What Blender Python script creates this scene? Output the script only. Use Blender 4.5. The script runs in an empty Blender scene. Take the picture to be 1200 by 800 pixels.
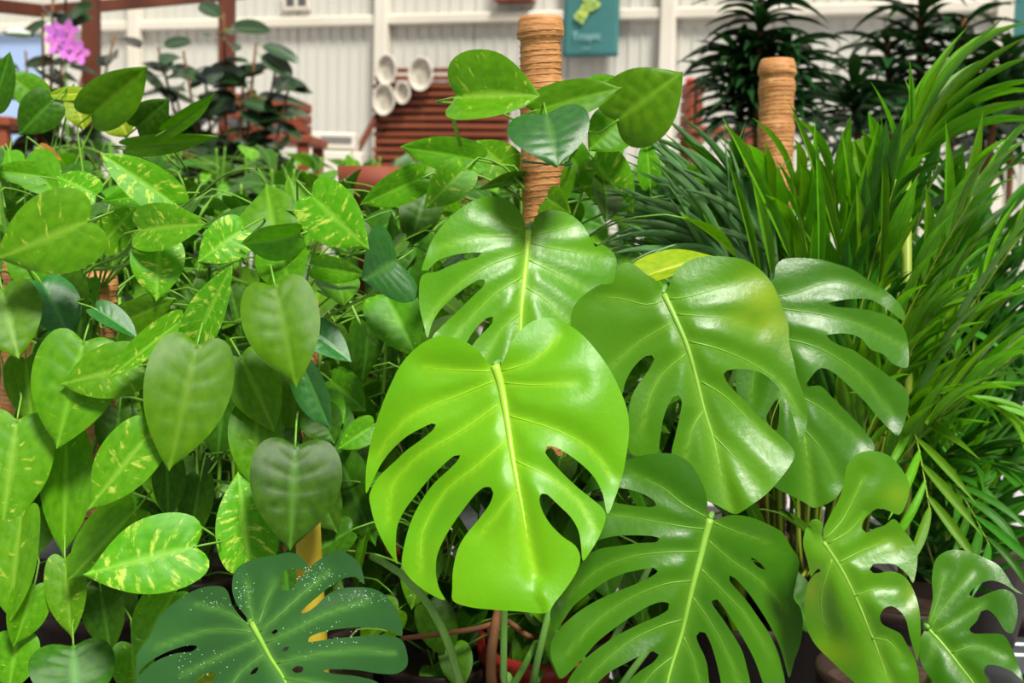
import bpy, math, random
import numpy as np
from mathutils import Vector, Matrix, noise
from mathutils.geometry import delaunay_2d_cdt
random.seed(7)
C = bpy.context.scene.collection
# ---------------------------------------------------------------- camera
F = 1500.0
PITCH = math.radians(-6.0); ROLL = math.radians(1.6)
CAM = Vector((0.0, 0.0, 1.5))
cd = bpy.data.cameras.new('camera'); cam = bpy.data.objects.new('camera', cd); C.objects.link(cam)
RC = Matrix.Rotation(math.radians(90)+PITCH, 3, 'X') @ Matrix.Rotation(ROLL, 3, 'Z')
cam.matrix_world = Matrix.Translation(CAM) @ RC.to_4x4()
cd.sensor_width = 36.0; cd.lens = 36.0*F/1200.0; cd.clip_end = 200
cd.dof.use_dof = True; cd.dof.focus_distance = 1.5; cd.dof.aperture_fstop = 6.3
bpy.context.scene.camera = cam
# ---------------------------------------------------------------- light
W = bpy.data.worlds.new('sky'); bpy.context.scene.world = W; W.use_nodes = True
bg = W.node_tree.nodes['Background']; bg.inputs[0].default_value = (0.92, 0.96, 1.0, 1); bg.inputs[1].default_value = 0.5
sd = bpy.data.lights.new('sun', 'SUN'); sd.energy = 5.4; sd.angle = math.radians(14); sd.color = (1.0, 0.96, 0.88)
so = bpy.data.objects.new('sun', sd); C.objects.link(so)
so.rotation_euler = Vector((0.30, -0.62, 1.0)).to_track_quat('Z', 'Y').to_euler()
vs = bpy.context.scene.view_settings
vs.view_transform = 'Standard'; vs.look = 'None'; vs.exposure = 0.12; vs.gamma = 1.0; vs.use_curve_mapping = False

# ---------------------------------------------------------------- helpers
def P(px, py, d):                      # where the point seen at (px,py) of the photograph stands, at depth d
    return CAM + RC @ Vector(((px-600.0)/F*d, -(py-400.0)/F*d, -d))
RCn = np.array(RC)
def PN(p, d):                          # the same for arrays
    x = (p[:,0]-600.0)/F*d; y = -(p[:,1]-400.0)/F*d
    return np.stack([x, y, -d], 1) @ RCn.T + np.array(CAM)
def srgb(r, g, b):
    f = lambda c: (c/255/12.92) if c/255 <= .04045 else ((c/255+.055)/1.055)**2.4
    return (f(r), f(g), f(b), 1)
def tag(o, label=None, cat=None, group=None, kind=None):
    if label: o['label'] = label
    if cat: o['category'] = cat
    if group: o['group'] = group
    if kind: o['kind'] = kind
    return o
def empty(name, loc, label=None, cat=None, group=None, rz=0):
    o = bpy.data.objects.new(name, None); C.objects.link(o); o.location = loc; o.rotation_euler = (0, 0, rz)
    o.empty_display_size = .05
    return tag(o, label, cat, group)
def mesh_obj(name, verts, faces, mat, parent=None, smooth=True, M=None):
    me = bpy.data.meshes.new(name)
    me.from_pydata([tuple(v) for v in verts], [], faces)
    if mat: me.materials.append(mat)
    if smooth: me.shade_smooth()
    me.update()
    o = bpy.data.objects.new(name, me); C.objects.link(o)
    if parent: o.parent = parent
    if M is not None: o.matrix_local = M
    return o
def link(name, me, parent=None, M=None):
    o = bpy.data.objects.new(name, me); C.objects.link(o)
    if parent: o.parent = parent
    if M is not None: o.matrix_local = M
    return o
class MB:
    def __init__(s): s.v = []; s.f = []
    def add(s, v, f):
        n = len(s.v); s.v += [Vector(x) for x in v]; s.f += [tuple(i+n for i in q) for q in f]; return s
    def box(s, c, sz, R=None, bev=0.0):
        x, y, z = sz[0]/2, sz[1]/2, sz[2]/2
        if bev <= 0:
            v = [Vector((a*x, b*y, c2*z)) for c2 in (-1, 1) for b in (-1, 1) for a in (-1, 1)]
            f = [(0,2,3,1),(4,5,7,6),(0,1,5,4),(2,6,7,3),(0,4,6,2),(1,3,7,5)]
        else:                          # chamfered outline extruded, ends inset
            b = bev; prof = [(x-b,-y),(x,-y+b),(x,y-b),(x-b,y),(-x+b,y),(-x,y-b),(-x,-y+b),(-x+b,-y)]
            ins = [(px*(1-b/x*.9), py*(1-b/y*.9)) for px, py in prof]
            v = [Vector((p[0],p[1],-z)) for p in ins]+[Vector((p[0],p[1],-z+b)) for p in prof]+[Vector((p[0],p[1],z-b)) for p in prof]+[Vector((p[0],p[1],z)) for p in ins]
            f = [tuple(range(7,-1,-1)), tuple(range(24,32))]
            for r in range(3):
                for i in range(8):
                    j = (i+1) % 8; f.append((r*8+i, r*8+j, r*8+8+j, r*8+8+i))
        if R is not None: v = [R @ p for p in v]
        return s.add([p+Vector(c) for p in v], f)
    def beam(s, a, b, w, h, up=Vector((0,0,1)), bev=0.0):
        a = Vector(a); b = Vector(b); z = (b-a).normalized()
        if abs(z.dot(up)) > .95: up = Vector((0,1,0))
        x = z.cross(up).normalized(); y = z.cross(x)
        R = Matrix((x, y, z)).transposed()
        return s.box((a+b)/2, (w, h, (b-a).length), R, bev)
    def tube(s, pts, rad, n=6, cap=True):
        pts = [Vector(p) for p in pts]; k = len(pts)
        if not hasattr(rad, '__len__'): rad = [rad]*k
        t0 = (pts[1]-pts[0]).normalized(); x = t0.orthogonal().normalized(); v = []
        for i in range(k):
            t = (pts[min(i+1,k-1)]-pts[max(i-1,0)])
            t = t.normalized() if t.length > 1e-9 else t0
            x = (x - t*x.dot(t));
            x = x.normalized() if x.length > 1e-6 else t.orthogonal().normalized()
            y = t.cross(x)
            for j in range(n):
                a = 2*math.pi*j/n; v.append(pts[i] + (x*math.cos(a)+y*math.sin(a))*rad[i])
        f = [(i*n+j, i*n+(j+1)%n, (i+1)*n+(j+1)%n, (i+1)*n+j) for i in range(k-1) for j in range(n)]
        if cap: f += [tuple(range(n-1,-1,-1)), tuple(range((k-1)*n, k*n))]
        return s.add(v, f)
    def lathe(s, prof, n=24, c=(0,0,0)):
        v = [Vector((r*math.cos(2*math.pi*j/n), r*math.sin(2*math.pi*j/n), z))+Vector(c) for r, z in prof for j in range(n)]
        f = [(i*n+j, i*n+(j+1)%n, (i+1)*n+(j+1)%n, (i+1)*n+j) for i in range(len(prof)-1) for j in range(n)]
        return s.add(v, f)
    def build(s, name, mat, parent=None, smooth=True, off=None, M=None):
        v = s.v if off is None else [p-off for p in s.v]
        return mesh_obj(name, v, s.f, mat, parent, smooth, M)
def bez(a, b, c, n=8):
    a, b, c = Vector(a), Vector(b), Vector(c)
    return [a*(1-t)**2 + b*2*t*(1-t) + c*t*t for t in [i/n for i in range(n+1)]]
def crom(pts, step, closed=True):
    p = np.array(pts, float); n = len(p); out = []
    for i in range(n if closed else n-1):
        if closed: a, b, c, d = p[(i-1)%n], p[i], p[(i+1)%n], p[(i+2)%n]
        else: a, b, c, d = p[max(i-1,0)], p[i], p[i+1], p[min(i+2,n-1)]
        L = np.linalg.norm(c-b); k = max(1, int(round(L/step)))
        # clamped tangents keep sharp tips sharp
        m1 = (c-a)*.5; m2 = (d-b)*.5
        for m in (m1, m2):
            l = np.linalg.norm(m)
            if l > L: m *= L/l
        for j in range(k):
            t = j/k
            out.append((2*t**3-3*t*t+1)*b + (t**3-2*t*t+t)*m1 + (-2*t**3+3*t*t)*c + (t**3-t*t)*m2)
    if not closed: out.append(p[-1])
    return np.array(out)
def dist_poly(q, poly):                # distance of points q to an open polyline, with the side and the parameter
    best = np.full(len(q), 1e9); side = np.zeros(len(q)); par = np.zeros(len(q)); acc = 0.0
    for a, b in zip(poly[:-1], poly[1:]):
        ab = b-a; L2 = (ab**2).sum(); L = math.sqrt(L2)
        t = np.clip(((q-a)@ab)/L2, 0, 1); pr = a+t[:,None]*ab; d = np.linalg.norm(q-pr, axis=1)
        m = d < best; best[m] = d[m]; side[m] = np.sign(ab[0]*(q-a)[:,1]-ab[1]*(q-a)[:,0])[m]; par[m] = (acc+t*L)[m]; acc += L
    return best, side, par/acc
def inside(q, poly):
    x, y = q[:,0], q[:,1]; r = np.zeros(len(q), bool); n = len(poly)
    for i in range(n):
        x1, y1 = poly[i]; x2, y2 = poly[(i+1)%n]
        if y1 == y2: continue
        c = ((y1 > y) != (y2 > y)) & (x < (x2-x1)*(y-y1)/(y2-y1)+x1); r ^= c
    return r

# ---------------------------------------------------------------- materials
def new_mat(name):
    m = bpy.data.materials.new(name); m.use_nodes = True; nt = m.node_tree; nt.nodes.clear()
    out = nt.nodes.new('ShaderNodeOutputMaterial'); b = nt.nodes.new('ShaderNodeBsdfPrincipled')
    nt.links.new(b.outputs[0], out.inputs[0]); return m, nt, b, out
def node(nt, t, **k):
    n = nt.nodes.new(t)
    for a, v in k.items(): setattr(n, a, v)
    return n
def mixc(nt, fac, a, b, bt='MIX'):
    n = node(nt, 'ShaderNodeMix', data_type='RGBA', blend_type=bt)
    for s, v in ((0, fac), (6, a), (7, b)):
        if hasattr(v, 'is_output') or isinstance(v, bpy.types.NodeSocket): nt.links.new(v, n.inputs[s])
        else: n.inputs[s].default_value = v
    return n.outputs[2]
def ramp(nt, src, stops):
    r = node(nt, 'ShaderNodeValToRGB'); e = r.color_ramp.elements
    while len(e) < len(stops): e.new(.5)
    for i, (p, c) in enumerate(stops): e[i].position = p; e[i].color = c
    nt.links.new(src, r.inputs[0]); return r.outputs[0]
def noise_n(nt, scale, detail=3, vec=None, rough=.5, w=None):
    n = node(nt, 'ShaderNodeTexNoise'); n.inputs['Scale'].default_value = scale; n.inputs['Detail'].default_value = detail
    n.inputs['Roughness'].default_value = rough
    if vec is not None: nt.links.new(vec, n.inputs['Vector'])
    return n.outputs[0]
def leaf_mat(name, base, dark, vein, varg=None, vamt=.6, rough=.33, trans=.3, tcol=None, spec=.25, hue=.02, val=.35, attr=True, blemish=None):
    m, nt, b, out = new_mat(name)
    tc = node(nt, 'ShaderNodeTexCoord'); oi = node(nt, 'ShaderNodeObjectInfo')
    n1 = noise_n(nt, 9, 4, tc.outputs['Object'])
    col = mixc(nt, ramp(nt, n1, [(.35, (0,0,0,1)), (.7, (1,1,1,1))]), dark, base)
    if varg is not None:
        uv = node(nt, 'ShaderNodeMapping'); nt.links.new(tc.outputs['UV'], uv.inputs[0]); uv.inputs['Scale'].default_value = (1.6, 15, 1)
        add = node(nt, 'ShaderNodeVectorMath', operation='ADD'); nt.links.new(uv.outputs[0], add.inputs[0])
        sc = node(nt, 'ShaderNodeVectorMath', operation='SCALE'); cx = node(nt, 'ShaderNodeCombineXYZ')
        for i in range(3): nt.links.new(oi.outputs['Random'], cx.inputs[i])
        nt.links.new(cx.outputs[0], sc.inputs[0]); sc.inputs['Scale'].default_value = 83
        nt.links.new(sc.outputs[0], add.inputs[1])
        n2 = noise_n(nt, 1.0, 5, add.outputs[0], .62)
        th = node(nt, 'ShaderNodeMath', operation='MULTIPLY_ADD'); nt.links.new(oi.outputs['Random'], th.inputs[0]); th.inputs[1].default_value = .07; nt.links.new(n2, th.inputs[2])
        v0 = .745-.17*vamt
        f2 = ramp(nt, th.outputs[0], [(v0, (0,0,0,1)), (v0+.10, (.8,.8,.8,1))])
        col = mixc(nt, f2, col, varg)
    if attr:
        at = node(nt, 'ShaderNodeAttribute', attribute_name='vein')
        col = mixc(nt, at.outputs['Fac'], col, vein)
    if blemish is not None:
        at2 = node(nt, 'ShaderNodeAttribute', attribute_name='blemish'); col = mixc(nt, at2.outputs['Fac'], col, blemish)
    hs = node(nt, 'ShaderNodeHueSaturation')
    for s, a, c in (('Hue', hue, .5-hue/2), ('Value', val, 1-val/2)):
        mm = node(nt, 'ShaderNodeMath', operation='MULTIPLY_ADD'); nt.links.new(oi.outputs['Random'], mm.inputs[0])
        mm.inputs[1].default_value = a; mm.inputs[2].default_value = c; nt.links.new(mm.outputs[0], hs.inputs[s])
    nt.links.new(col, hs.inputs['Color']); c = hs.outputs[0]
    nt.links.new(c, b.inputs['Base Color'])
    n3 = noise_n(nt, 60, 3, tc.outputs['Object'])
    rr = node(nt, 'ShaderNodeMapRange'); nt.links.new(n3, rr.inputs[0]); rr.inputs[3].default_value = rough-.08; rr.inputs[4].default_value = rough+.12
    nt.links.new(rr.outputs[0], b.inputs['Roughness']); b.inputs['Specular IOR Level'].default_value = spec
    bp = node(nt, 'ShaderNodeBump'); bp.inputs['Strength'].default_value = .18; bp.inputs['Distance'].default_value = .002
    nt.links.new(noise_n(nt, 140, 3, tc.outputs['Object']), bp.inputs['Height']); nt.links.new(bp.outputs[0], b.inputs['Normal'])
    if trans > 0:
        t = node(nt, 'ShaderNodeBsdfTranslucent'); tm = mixc(nt, 1.0, c, tcol or (1.25, 1.35, .5, 1), 'MULTIPLY'); nt.links.new(tm, t.inputs[0])
        mx = node(nt, 'ShaderNodeMixShader'); mx.inputs[0].default_value = trans
        nt.links.new(b.outputs[0], mx.inputs[1]); nt.links.new(t.outputs[0], mx.inputs[2]); nt.links.new(mx.outputs[0], out.inputs[0])
    return m
def plain(name, col, rough=.6, col2=None, scale=8, metal=0, bump=0, bscale=40, stretch=None, spec=.4):
    m, nt, b, out = new_mat(name); tc = node(nt, 'ShaderNodeTexCoord'); vec = tc.outputs['Object']
    if stretch:
        mp = node(nt, 'ShaderNodeMapping'); nt.links.new(vec, mp.inputs[0]); mp.inputs['Scale'].default_value = stretch; vec = mp.outputs[0]
    if col2: nt.links.new(mixc(nt, ramp(nt, noise_n(nt, scale, 5, vec), [(.3, (0,0,0,1)), (.7, (1,1,1,1))]), col, col2), b.inputs['Base Color'])
    else: b.inputs['Base Color'].default_value = col
    b.inputs['Roughness'].default_value = rough; b.inputs['Metallic'].default_value = metal; b.inputs['Specular IOR Level'].default_value = spec
    if bump:
        bp = node(nt, 'ShaderNodeBump'); bp.inputs['Strength'].default_value = bump; bp.inputs['Distance'].default_value = .004
        nt.links.new(noise_n(nt, bscale, 5, vec), bp.inputs['Height']); nt.links.new(bp.outputs[0], b.inputs['Normal'])
    return m
VEIN = srgb(176, 214, 70)
M = {}
M['lime'] = leaf_mat('bright_monstera_leaf', srgb(112, 178, 14), srgb(92, 162, 8), srgb(164, 218, 40), rough=.36, trans=.22, val=0, hue=0)
M['mon_mid'] = leaf_mat('mid_green_monstera_leaf', srgb(92, 156, 14), srgb(74, 138, 10), srgb(136, 190, 44), rough=.30, trans=.2, val=0, hue=0)
M['mon_green'] = leaf_mat('green_monstera_leaf', srgb(84, 140, 18), srgb(66, 122, 12), srgb(122, 172, 50), rough=.30, trans=.18, val=0, hue=0, blemish=srgb(126, 158, 22))
M['mon_deep'] = leaf_mat('deep_green_monstera_leaf', srgb(66, 120, 16), srgb(50, 102, 12), srgb(104, 154, 42), rough=.30, trans=.15, val=0, hue=0)
M['mon_dark'] = leaf_mat('dark_wet_monstera_leaf', srgb(38, 90, 30), srgb(28, 74, 24), srgb(96, 152, 54), rough=.34, trans=.12, spec=.45, val=0, hue=0)
M['rib'] = plain('leaf_rib', srgb(138, 184, 66), .4, srgb(116, 168, 52), 20)
M['rib_lime'] = plain('lime_leaf_rib', srgb(176, 216, 74), .4, srgb(150, 202, 50), 20)
M['rib_dark'] = plain('dark_leaf_rib', srgb(136, 184, 58), .4, srgb(116, 170, 50), 20)
M['pothos'] = leaf_mat('pothos_leaf', srgb(98, 156, 18), srgb(76, 138, 12), srgb(126, 186, 46), varg=srgb(180, 210, 66), vamt=.45, rough=.32, trans=.28)
M['pothos_var'] = leaf_mat('variegated_pothos_leaf', srgb(104, 170, 24), srgb(82, 152, 16), srgb(140, 196, 60), varg=srgb(204, 222, 90), vamt=.85, rough=.32, trans=.3)
M['pothos_plain'] = leaf_mat('plain_pothos_leaf', srgb(92, 148, 16), srgb(74, 132, 10), srgb(110, 162, 34), rough=.32, trans=.25)
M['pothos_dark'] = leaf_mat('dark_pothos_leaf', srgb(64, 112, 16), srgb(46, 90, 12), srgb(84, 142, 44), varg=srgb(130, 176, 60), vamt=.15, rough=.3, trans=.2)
M['pothos_blue'] = leaf_mat('bluish_pothos_leaf', srgb(48, 116, 40), srgb(36, 98, 34), srgb(84, 144, 60), rough=.26, trans=.12, spec=.6)
M['stem'] = plain('green_stem', srgb(120, 168, 50), .45, srgb(92, 146, 40), 30)
M['petiole_green'] = plain('monstera_petiole', srgb(92, 146, 58), .4, srgb(116, 164, 72), 25, stretch=(1,1,.2))
M['woody'] = plain('brown_aerial_stem', srgb(126, 82, 46), .8, srgb(88, 56, 34), 30, bump=.5)
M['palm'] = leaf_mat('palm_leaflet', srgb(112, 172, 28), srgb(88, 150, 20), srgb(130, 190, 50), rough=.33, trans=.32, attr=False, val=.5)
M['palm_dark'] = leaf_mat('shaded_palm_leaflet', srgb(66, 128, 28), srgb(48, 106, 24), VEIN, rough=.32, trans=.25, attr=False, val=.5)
M['grass'] = leaf_mat('blue_green_blade', srgb(128, 172, 112), srgb(88, 140, 78), VEIN, rough=.3, trans=.15, attr=False, val=.6, spec=.9)
M['bgdark'] = leaf_mat('dark_far_leaf', srgb(38, 80, 34), srgb(26, 60, 26), VEIN, rough=.35, trans=.1, attr=False)
M['rubber'] = leaf_mat('rubber_plant_leaf', srgb(44, 74, 34), srgb(34, 54, 32), srgb(70, 96, 44), rough=.22, trans=.04, spec=.8)
M['cane'] = plain('palm_cane', srgb(150, 170, 50), .45, srgb(92, 120, 36), 12, stretch=(1,1,.3))
M['yellow'] = plain('yellowed_sheath', srgb(206, 176, 40), .6, srgb(164, 150, 40), 10, bump=.3)
M['yleaf'] = leaf_mat('yellow_green_leaf', srgb(160, 180, 30), srgb(124, 160, 24), srgb(214, 216, 90), rough=.4, trans=.3)
M['brownleaf'] = plain('dry_leaf', srgb(206, 140, 60), .7, srgb(170, 104, 44), 20)
for k, c in (('lime', (134, 194, 28)), ('mon_mid', (112, 176, 34)), ('mon_green', (106, 162, 36)), ('mon_deep', (90, 146, 34)), ('mon_dark', (72, 124, 42))):
    M['lat_'+M[k].name] = plain('lateral_vein_'+k, srgb(*c), .4)
def coir_mat():
    m, nt, b, out = new_mat('coir_fibre'); tc = node(nt, 'ShaderNodeTexCoord')
    mp = node(nt, 'ShaderNodeMapping'); nt.links.new(tc.outputs['Object'], mp.inputs[0]); mp.inputs['Scale'].default_value = (1, 1, 9)
    n1 = noise_n(nt, 26, 7, mp.outputs[0], .7)
    c = ramp(nt, n1, [(.26, srgb(112, 64, 30)), (.42, srgb(176, 116, 62)), (.6, srgb(206, 150, 90)), (.8, srgb(236, 200, 146))])
    nt.links.new(c, b.inputs['Base Color']); b.inputs['Roughness'].default_value = .62
    mp2 = node(nt, 'ShaderNodeMapping'); nt.links.new(tc.outputs['Object'], mp2.inputs[0]); mp2.inputs['Scale'].default_value = (1, 1, 5); mp2.inputs['Rotation'].default_value = (.1, .1, 0)
    bp = node(nt, 'ShaderNodeBump'); bp.inputs['Strength'].default_value = .6; bp.inputs['Distance'].default_value = .002
    nt.links.new(noise_n(nt, 70, 6, mp2.outputs[0], .7), bp.inputs['Height']); nt.links.new(bp.outputs[0], b.inputs['Normal'])
    return m
M['coir'] = coir_mat()
M['cord'] = plain('coir_binding', srgb(214, 172, 114), .6, srgb(176, 124, 72), 60)
M['wire'] = plain('green_tie', srgb(30, 70, 50), .4)
M['pot_red'] = plain('red_plastic_pot', srgb(150, 36, 26), .4, srgb(120, 30, 24), 6)
M['pot_dark'] = plain('dark_plastic_pot', srgb(52, 34, 28), .5, srgb(38, 28, 26), 6)
M['soil'] = plain('potting_soil', srgb(46, 32, 24), .95, srgb(74, 54, 38), 60, bump=.8, bscale=90)
M['wall'] = plain('cream_panel', srgb(200, 198, 188), .55, srgb(210, 208, 198), 1.2, spec=.3)
M['trim'] = plain('cream_steel', srgb(226, 220, 206), .5, srgb(216, 208, 192), 2)
M['wood'] = plain('stained_wood', srgb(108, 56, 36), .55, srgb(78, 38, 26), 6, bump=.4, stretch=(1, 1, .12))
M['slat'] = plain('reddish_slat', srgb(150, 80, 46), .55, srgb(104, 50, 32), 5, bump=.4, stretch=(.15, 1, 1))
M['rackback'] = plain('dark_rack_frame', srgb(84, 42, 30), .6, srgb(62, 32, 24), 5)
M['terra'] = plain('terracotta', srgb(146, 70, 44), .7, srgb(118, 54, 36), 8)
M['tray'] = plain('woven_tray', srgb(206, 200, 184), .7, srgb(168, 160, 144), 30, bump=.5)
M['teal'] = plain('teal_banner', srgb(58, 116, 112), .5, srgb(64, 122, 120), 3)
M['emblem'] = plain('pale_green_print', srgb(168, 208, 120), .5, srgb(196, 214, 96), 9)
M['print'] = plain('pale_blue_print', srgb(150, 196, 194), .5)
M['concrete'] = plain('pale_concrete', srgb(196, 192, 196), .55, srgb(176, 172, 178), 2, bump=.1)
M['metal'] = plain('galvanised_bench', srgb(120, 124, 126), .4, srgb(92, 96, 98), 12, metal=.7)
M['tealpost'] = plain('green_painted_steel', srgb(52, 122, 84), .45)
M['white'] = plain('white_plastic', srgb(232, 234, 238), .4)
M['grey'] = plain('grey_steel', srgb(120, 118, 116), .5)
M['pink'] = plain('orchid_petal', srgb(226, 130, 204), .5, srgb(196, 110, 214), 30)
M['red'] = plain('red_print', srgb(206, 44, 40), .5)
M['orange'] = plain('orange_wood', srgb(152, 78, 48), .6, srgb(122, 58, 38), 8)
M['sky_pane'] = plain('pale_blue_pane', srgb(150, 178, 224), .25, srgb(176, 198, 234), 1)
M['drop'] = plain('water_drop', srgb(132, 168, 140), .08, spec=1.0)

# ---------------------------------------------------------------- large structure
# back wall: plumb, further away on the left than on the right
A0 = P(0, 300, 10.2); A1 = P(1200, 300, 7.7)
ux = Vector((A1.x-A0.x, A1.y-A0.y, 0)).normalized(); un = Vector((ux.y, -ux.x, 0))    # un faces the camera
ORG = Vector((A0.x, A0.y, 0)); WM = Matrix.Translation(ORG) @ Matrix((( ux.x, -un.x, 0, 0), (ux.y, -un.y, 0, 0), (0, 0, 1, 0), (0, 0, 0, 1)))
def onwall(px, py, off=0.0):           # wall frame coordinates (along, up) of what is seen at (px,py)
    d = (RC @ Vector(((px-600)/F, -(py-400)/F, -1))); t = ((ORG + un*off - CAM).dot(un))/d.dot(un); p = CAM + d*t
    return (p-ORG).dot(ux), p.z
def wbox(name, u0, u1, z0, z1, y0, y1, mat, parent=None, bev=0.0, off=None):   # in wall frame; y measured out of the wall towards us
    mb = MB(); mb.box(((u0+u1)/2, -(y0+y1)/2, (z0+z1)/2), (u1-u0, y1-y0, z1-z0), None, bev)
    return mb
wall = empty('wall_back', ORG); wall.matrix_world = WM; wall['kind'] = 'structure'
WH = 5.0; uL = -2.4; uR = 12.0
def wobj(mb, name, mat, smooth=False, parent=None, local=True):
    o = mb.build(name, mat, parent, smooth)
    if parent is None: o.matrix_world = WM
    return o
pil = [onwall(449, 60)[0], onwall(782, 60)[0]]
step = pil[1]-pil[0]
pw = step/3
pm = MB(); g = .006
pm.box((pw/2, .03, 0), (pw-g, .05, WH-.3), None, .006)
for k in range(1, 8): pm.box((pw*k/8, -.001, 0), (.012, .008, WH-.34))      # shallow ribs pressed in the sheet
base_me = None; k0 = int(math.floor((uL-pil[0])/pw)); k1 = int(math.ceil((uR-pil[0])/pw))
for k in range(k0, k1):
    if base_me is None:
        o = pm.build('wall_panel', M['wall'], wall, False); base_me = o.data
    else: o = link('wall_panel', base_me, wall)
    o.location = (pil[0]+k*pw, 0, WH/2+.15)
b = MB(); b.box(((uL+uR)/2, .09, WH/2), (uR-uL, .06, WH)); b.build('backing', M['grey'], wall, False)
zr = onwall(600, 21)[1]
n = 0
for k in range(-2, 5):
    u = pil[0]+k*step
    if u < uL+.3 or u > uR-.3: continue
    n += 1
    mb = wbox('', u-.035, u+.06, 0, WH, .0, .09, None, bev=.008); o = mb.build('trim_%d' % n, M['trim'], None, False); o.matrix_world = WM; o['kind'] = 'structure'
mb = wbox('', uL, uR, zr-.035, zr+.035, .0, .06, None, bev=.01); o = mb.build('trim_%d' % (n+1), M['trim'], None, False); o.matrix_world = WM; o['kind'] = 'structure'
zb = 1.0
mb = wbox('', uL, uR, 0, .25, .0, .05, None, bev=.01); o = mb.build('baseboard_back', M['trim'], None, False); o.matrix_world = WM; o['kind'] = 'structure'
fl = MB(); fl.box((0, 5, -.05), (18, 16, .1)); o = fl.build('floor', M['concrete'], None, False); o['kind'] = 'structure'
for nm, c, sz in (('wall_left', (-6.2, 3.5, 2.5), (.15, 14.6, 5)), ('wall_right', (7.2, 3.5, 2.5), (.15, 14.6, 5)), ('wall_front', (.5, -3.8, 2.5), (13.5, .15, 5))):  # unseen hall walls, added to keep sky light from coming in at the sides
    mb = MB(); mb.box(c, sz); o = mb.build(nm, M['wall'], None, False); o['kind'] = 'structure'
# a pale blue window on the far left of the back wall
wu0, _ = onwall(-170, 60); wu1, wz0 = onwall(58, 100); _, wz1 = onwall(0, 38)
wf = MB()
for a, b_, c, d in ((wu0, wu1, wz1-.02, wz1+.03), (wu0, wu1, wz0-1.03, wz0-.98), (wu0-.03, wu0+.02, wz0-1.0, wz1), (wu1-.02, wu1+.03, wz0-1.0, wz1)):
    wf.box(((a+b_)/2, -.03, (c+d)/2), (b_-a, .05, d-c), None, .006)
wo = wf.build('window_1', M['trim'], None, False); wo.matrix_world = WM; wo['kind'] = 'structure'
pn = MB(); pn.box(((wu0+wu1)/2, -.008, (wz0-1+wz1)/2), (wu1-wu0-.02, .012, wz1-wz0+.98)); pn.build('pane', M['sky_pane'], wo, False)
# vent and small high fittings on the wall
u0, z0 = onwall(335, 11); u1, z1 = onwall(363, -8)
vt = empty('wall_vent', WM @ Vector((u0, 0, z0)), 'small grey louvred vent high on the cream wall', 'vent'); vt.matrix_world = WM @ Matrix.Translation((u0, 0, z0))
mb = MB(); w_, h_ = u1-u0, z1-z0
for c, s in (((w_/2, -.02, 0), (w_+.03, .03, .02)), ((w_/2, -.02, h_), (w_+.03, .03, .02)), ((0, -.02, h_/2), (.02, .03, h_)), ((w_, -.02, h_/2), (.02, .03, h_)), ((w_/2, -.02, h_/2), (.02, .03, h_))): mb.box(c, s)
mb.build('frame', M['trim'], vt, False)
for k in range(4):
    for q in (0, 1):
        s_ = MB(); s_.box((w_*(.25+.5*q), -.014, h_*(k+.5)/4), (w_/2-.025, .012, h_/4-.008), Matrix.Rotation(.5, 3, 'X')); s_.build('slat', M['grey'], vt, False)
u0, z0 = onwall(587, 4); u1, z1 = onwall(628, -30)
bs = empty('wall_box', (0,0,0), 'pale box with brown lower edge fixed above the rail of the wall', 'box'); bs.matrix_world = WM @ Matrix.Translation((u0, 0, z0))
mb = MB(); mb.box(((u1-u0)/2, -.06, .13), (u1-u0, .1, .24), None, .008); mb.build('casing', M['white'], bs, False)
mb = MB(); mb.box(((u1-u0)/2, -.06, .005), (u1-u0+.02, .11, .02)); mb.build('edge', M['slat'], bs, False)
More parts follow.
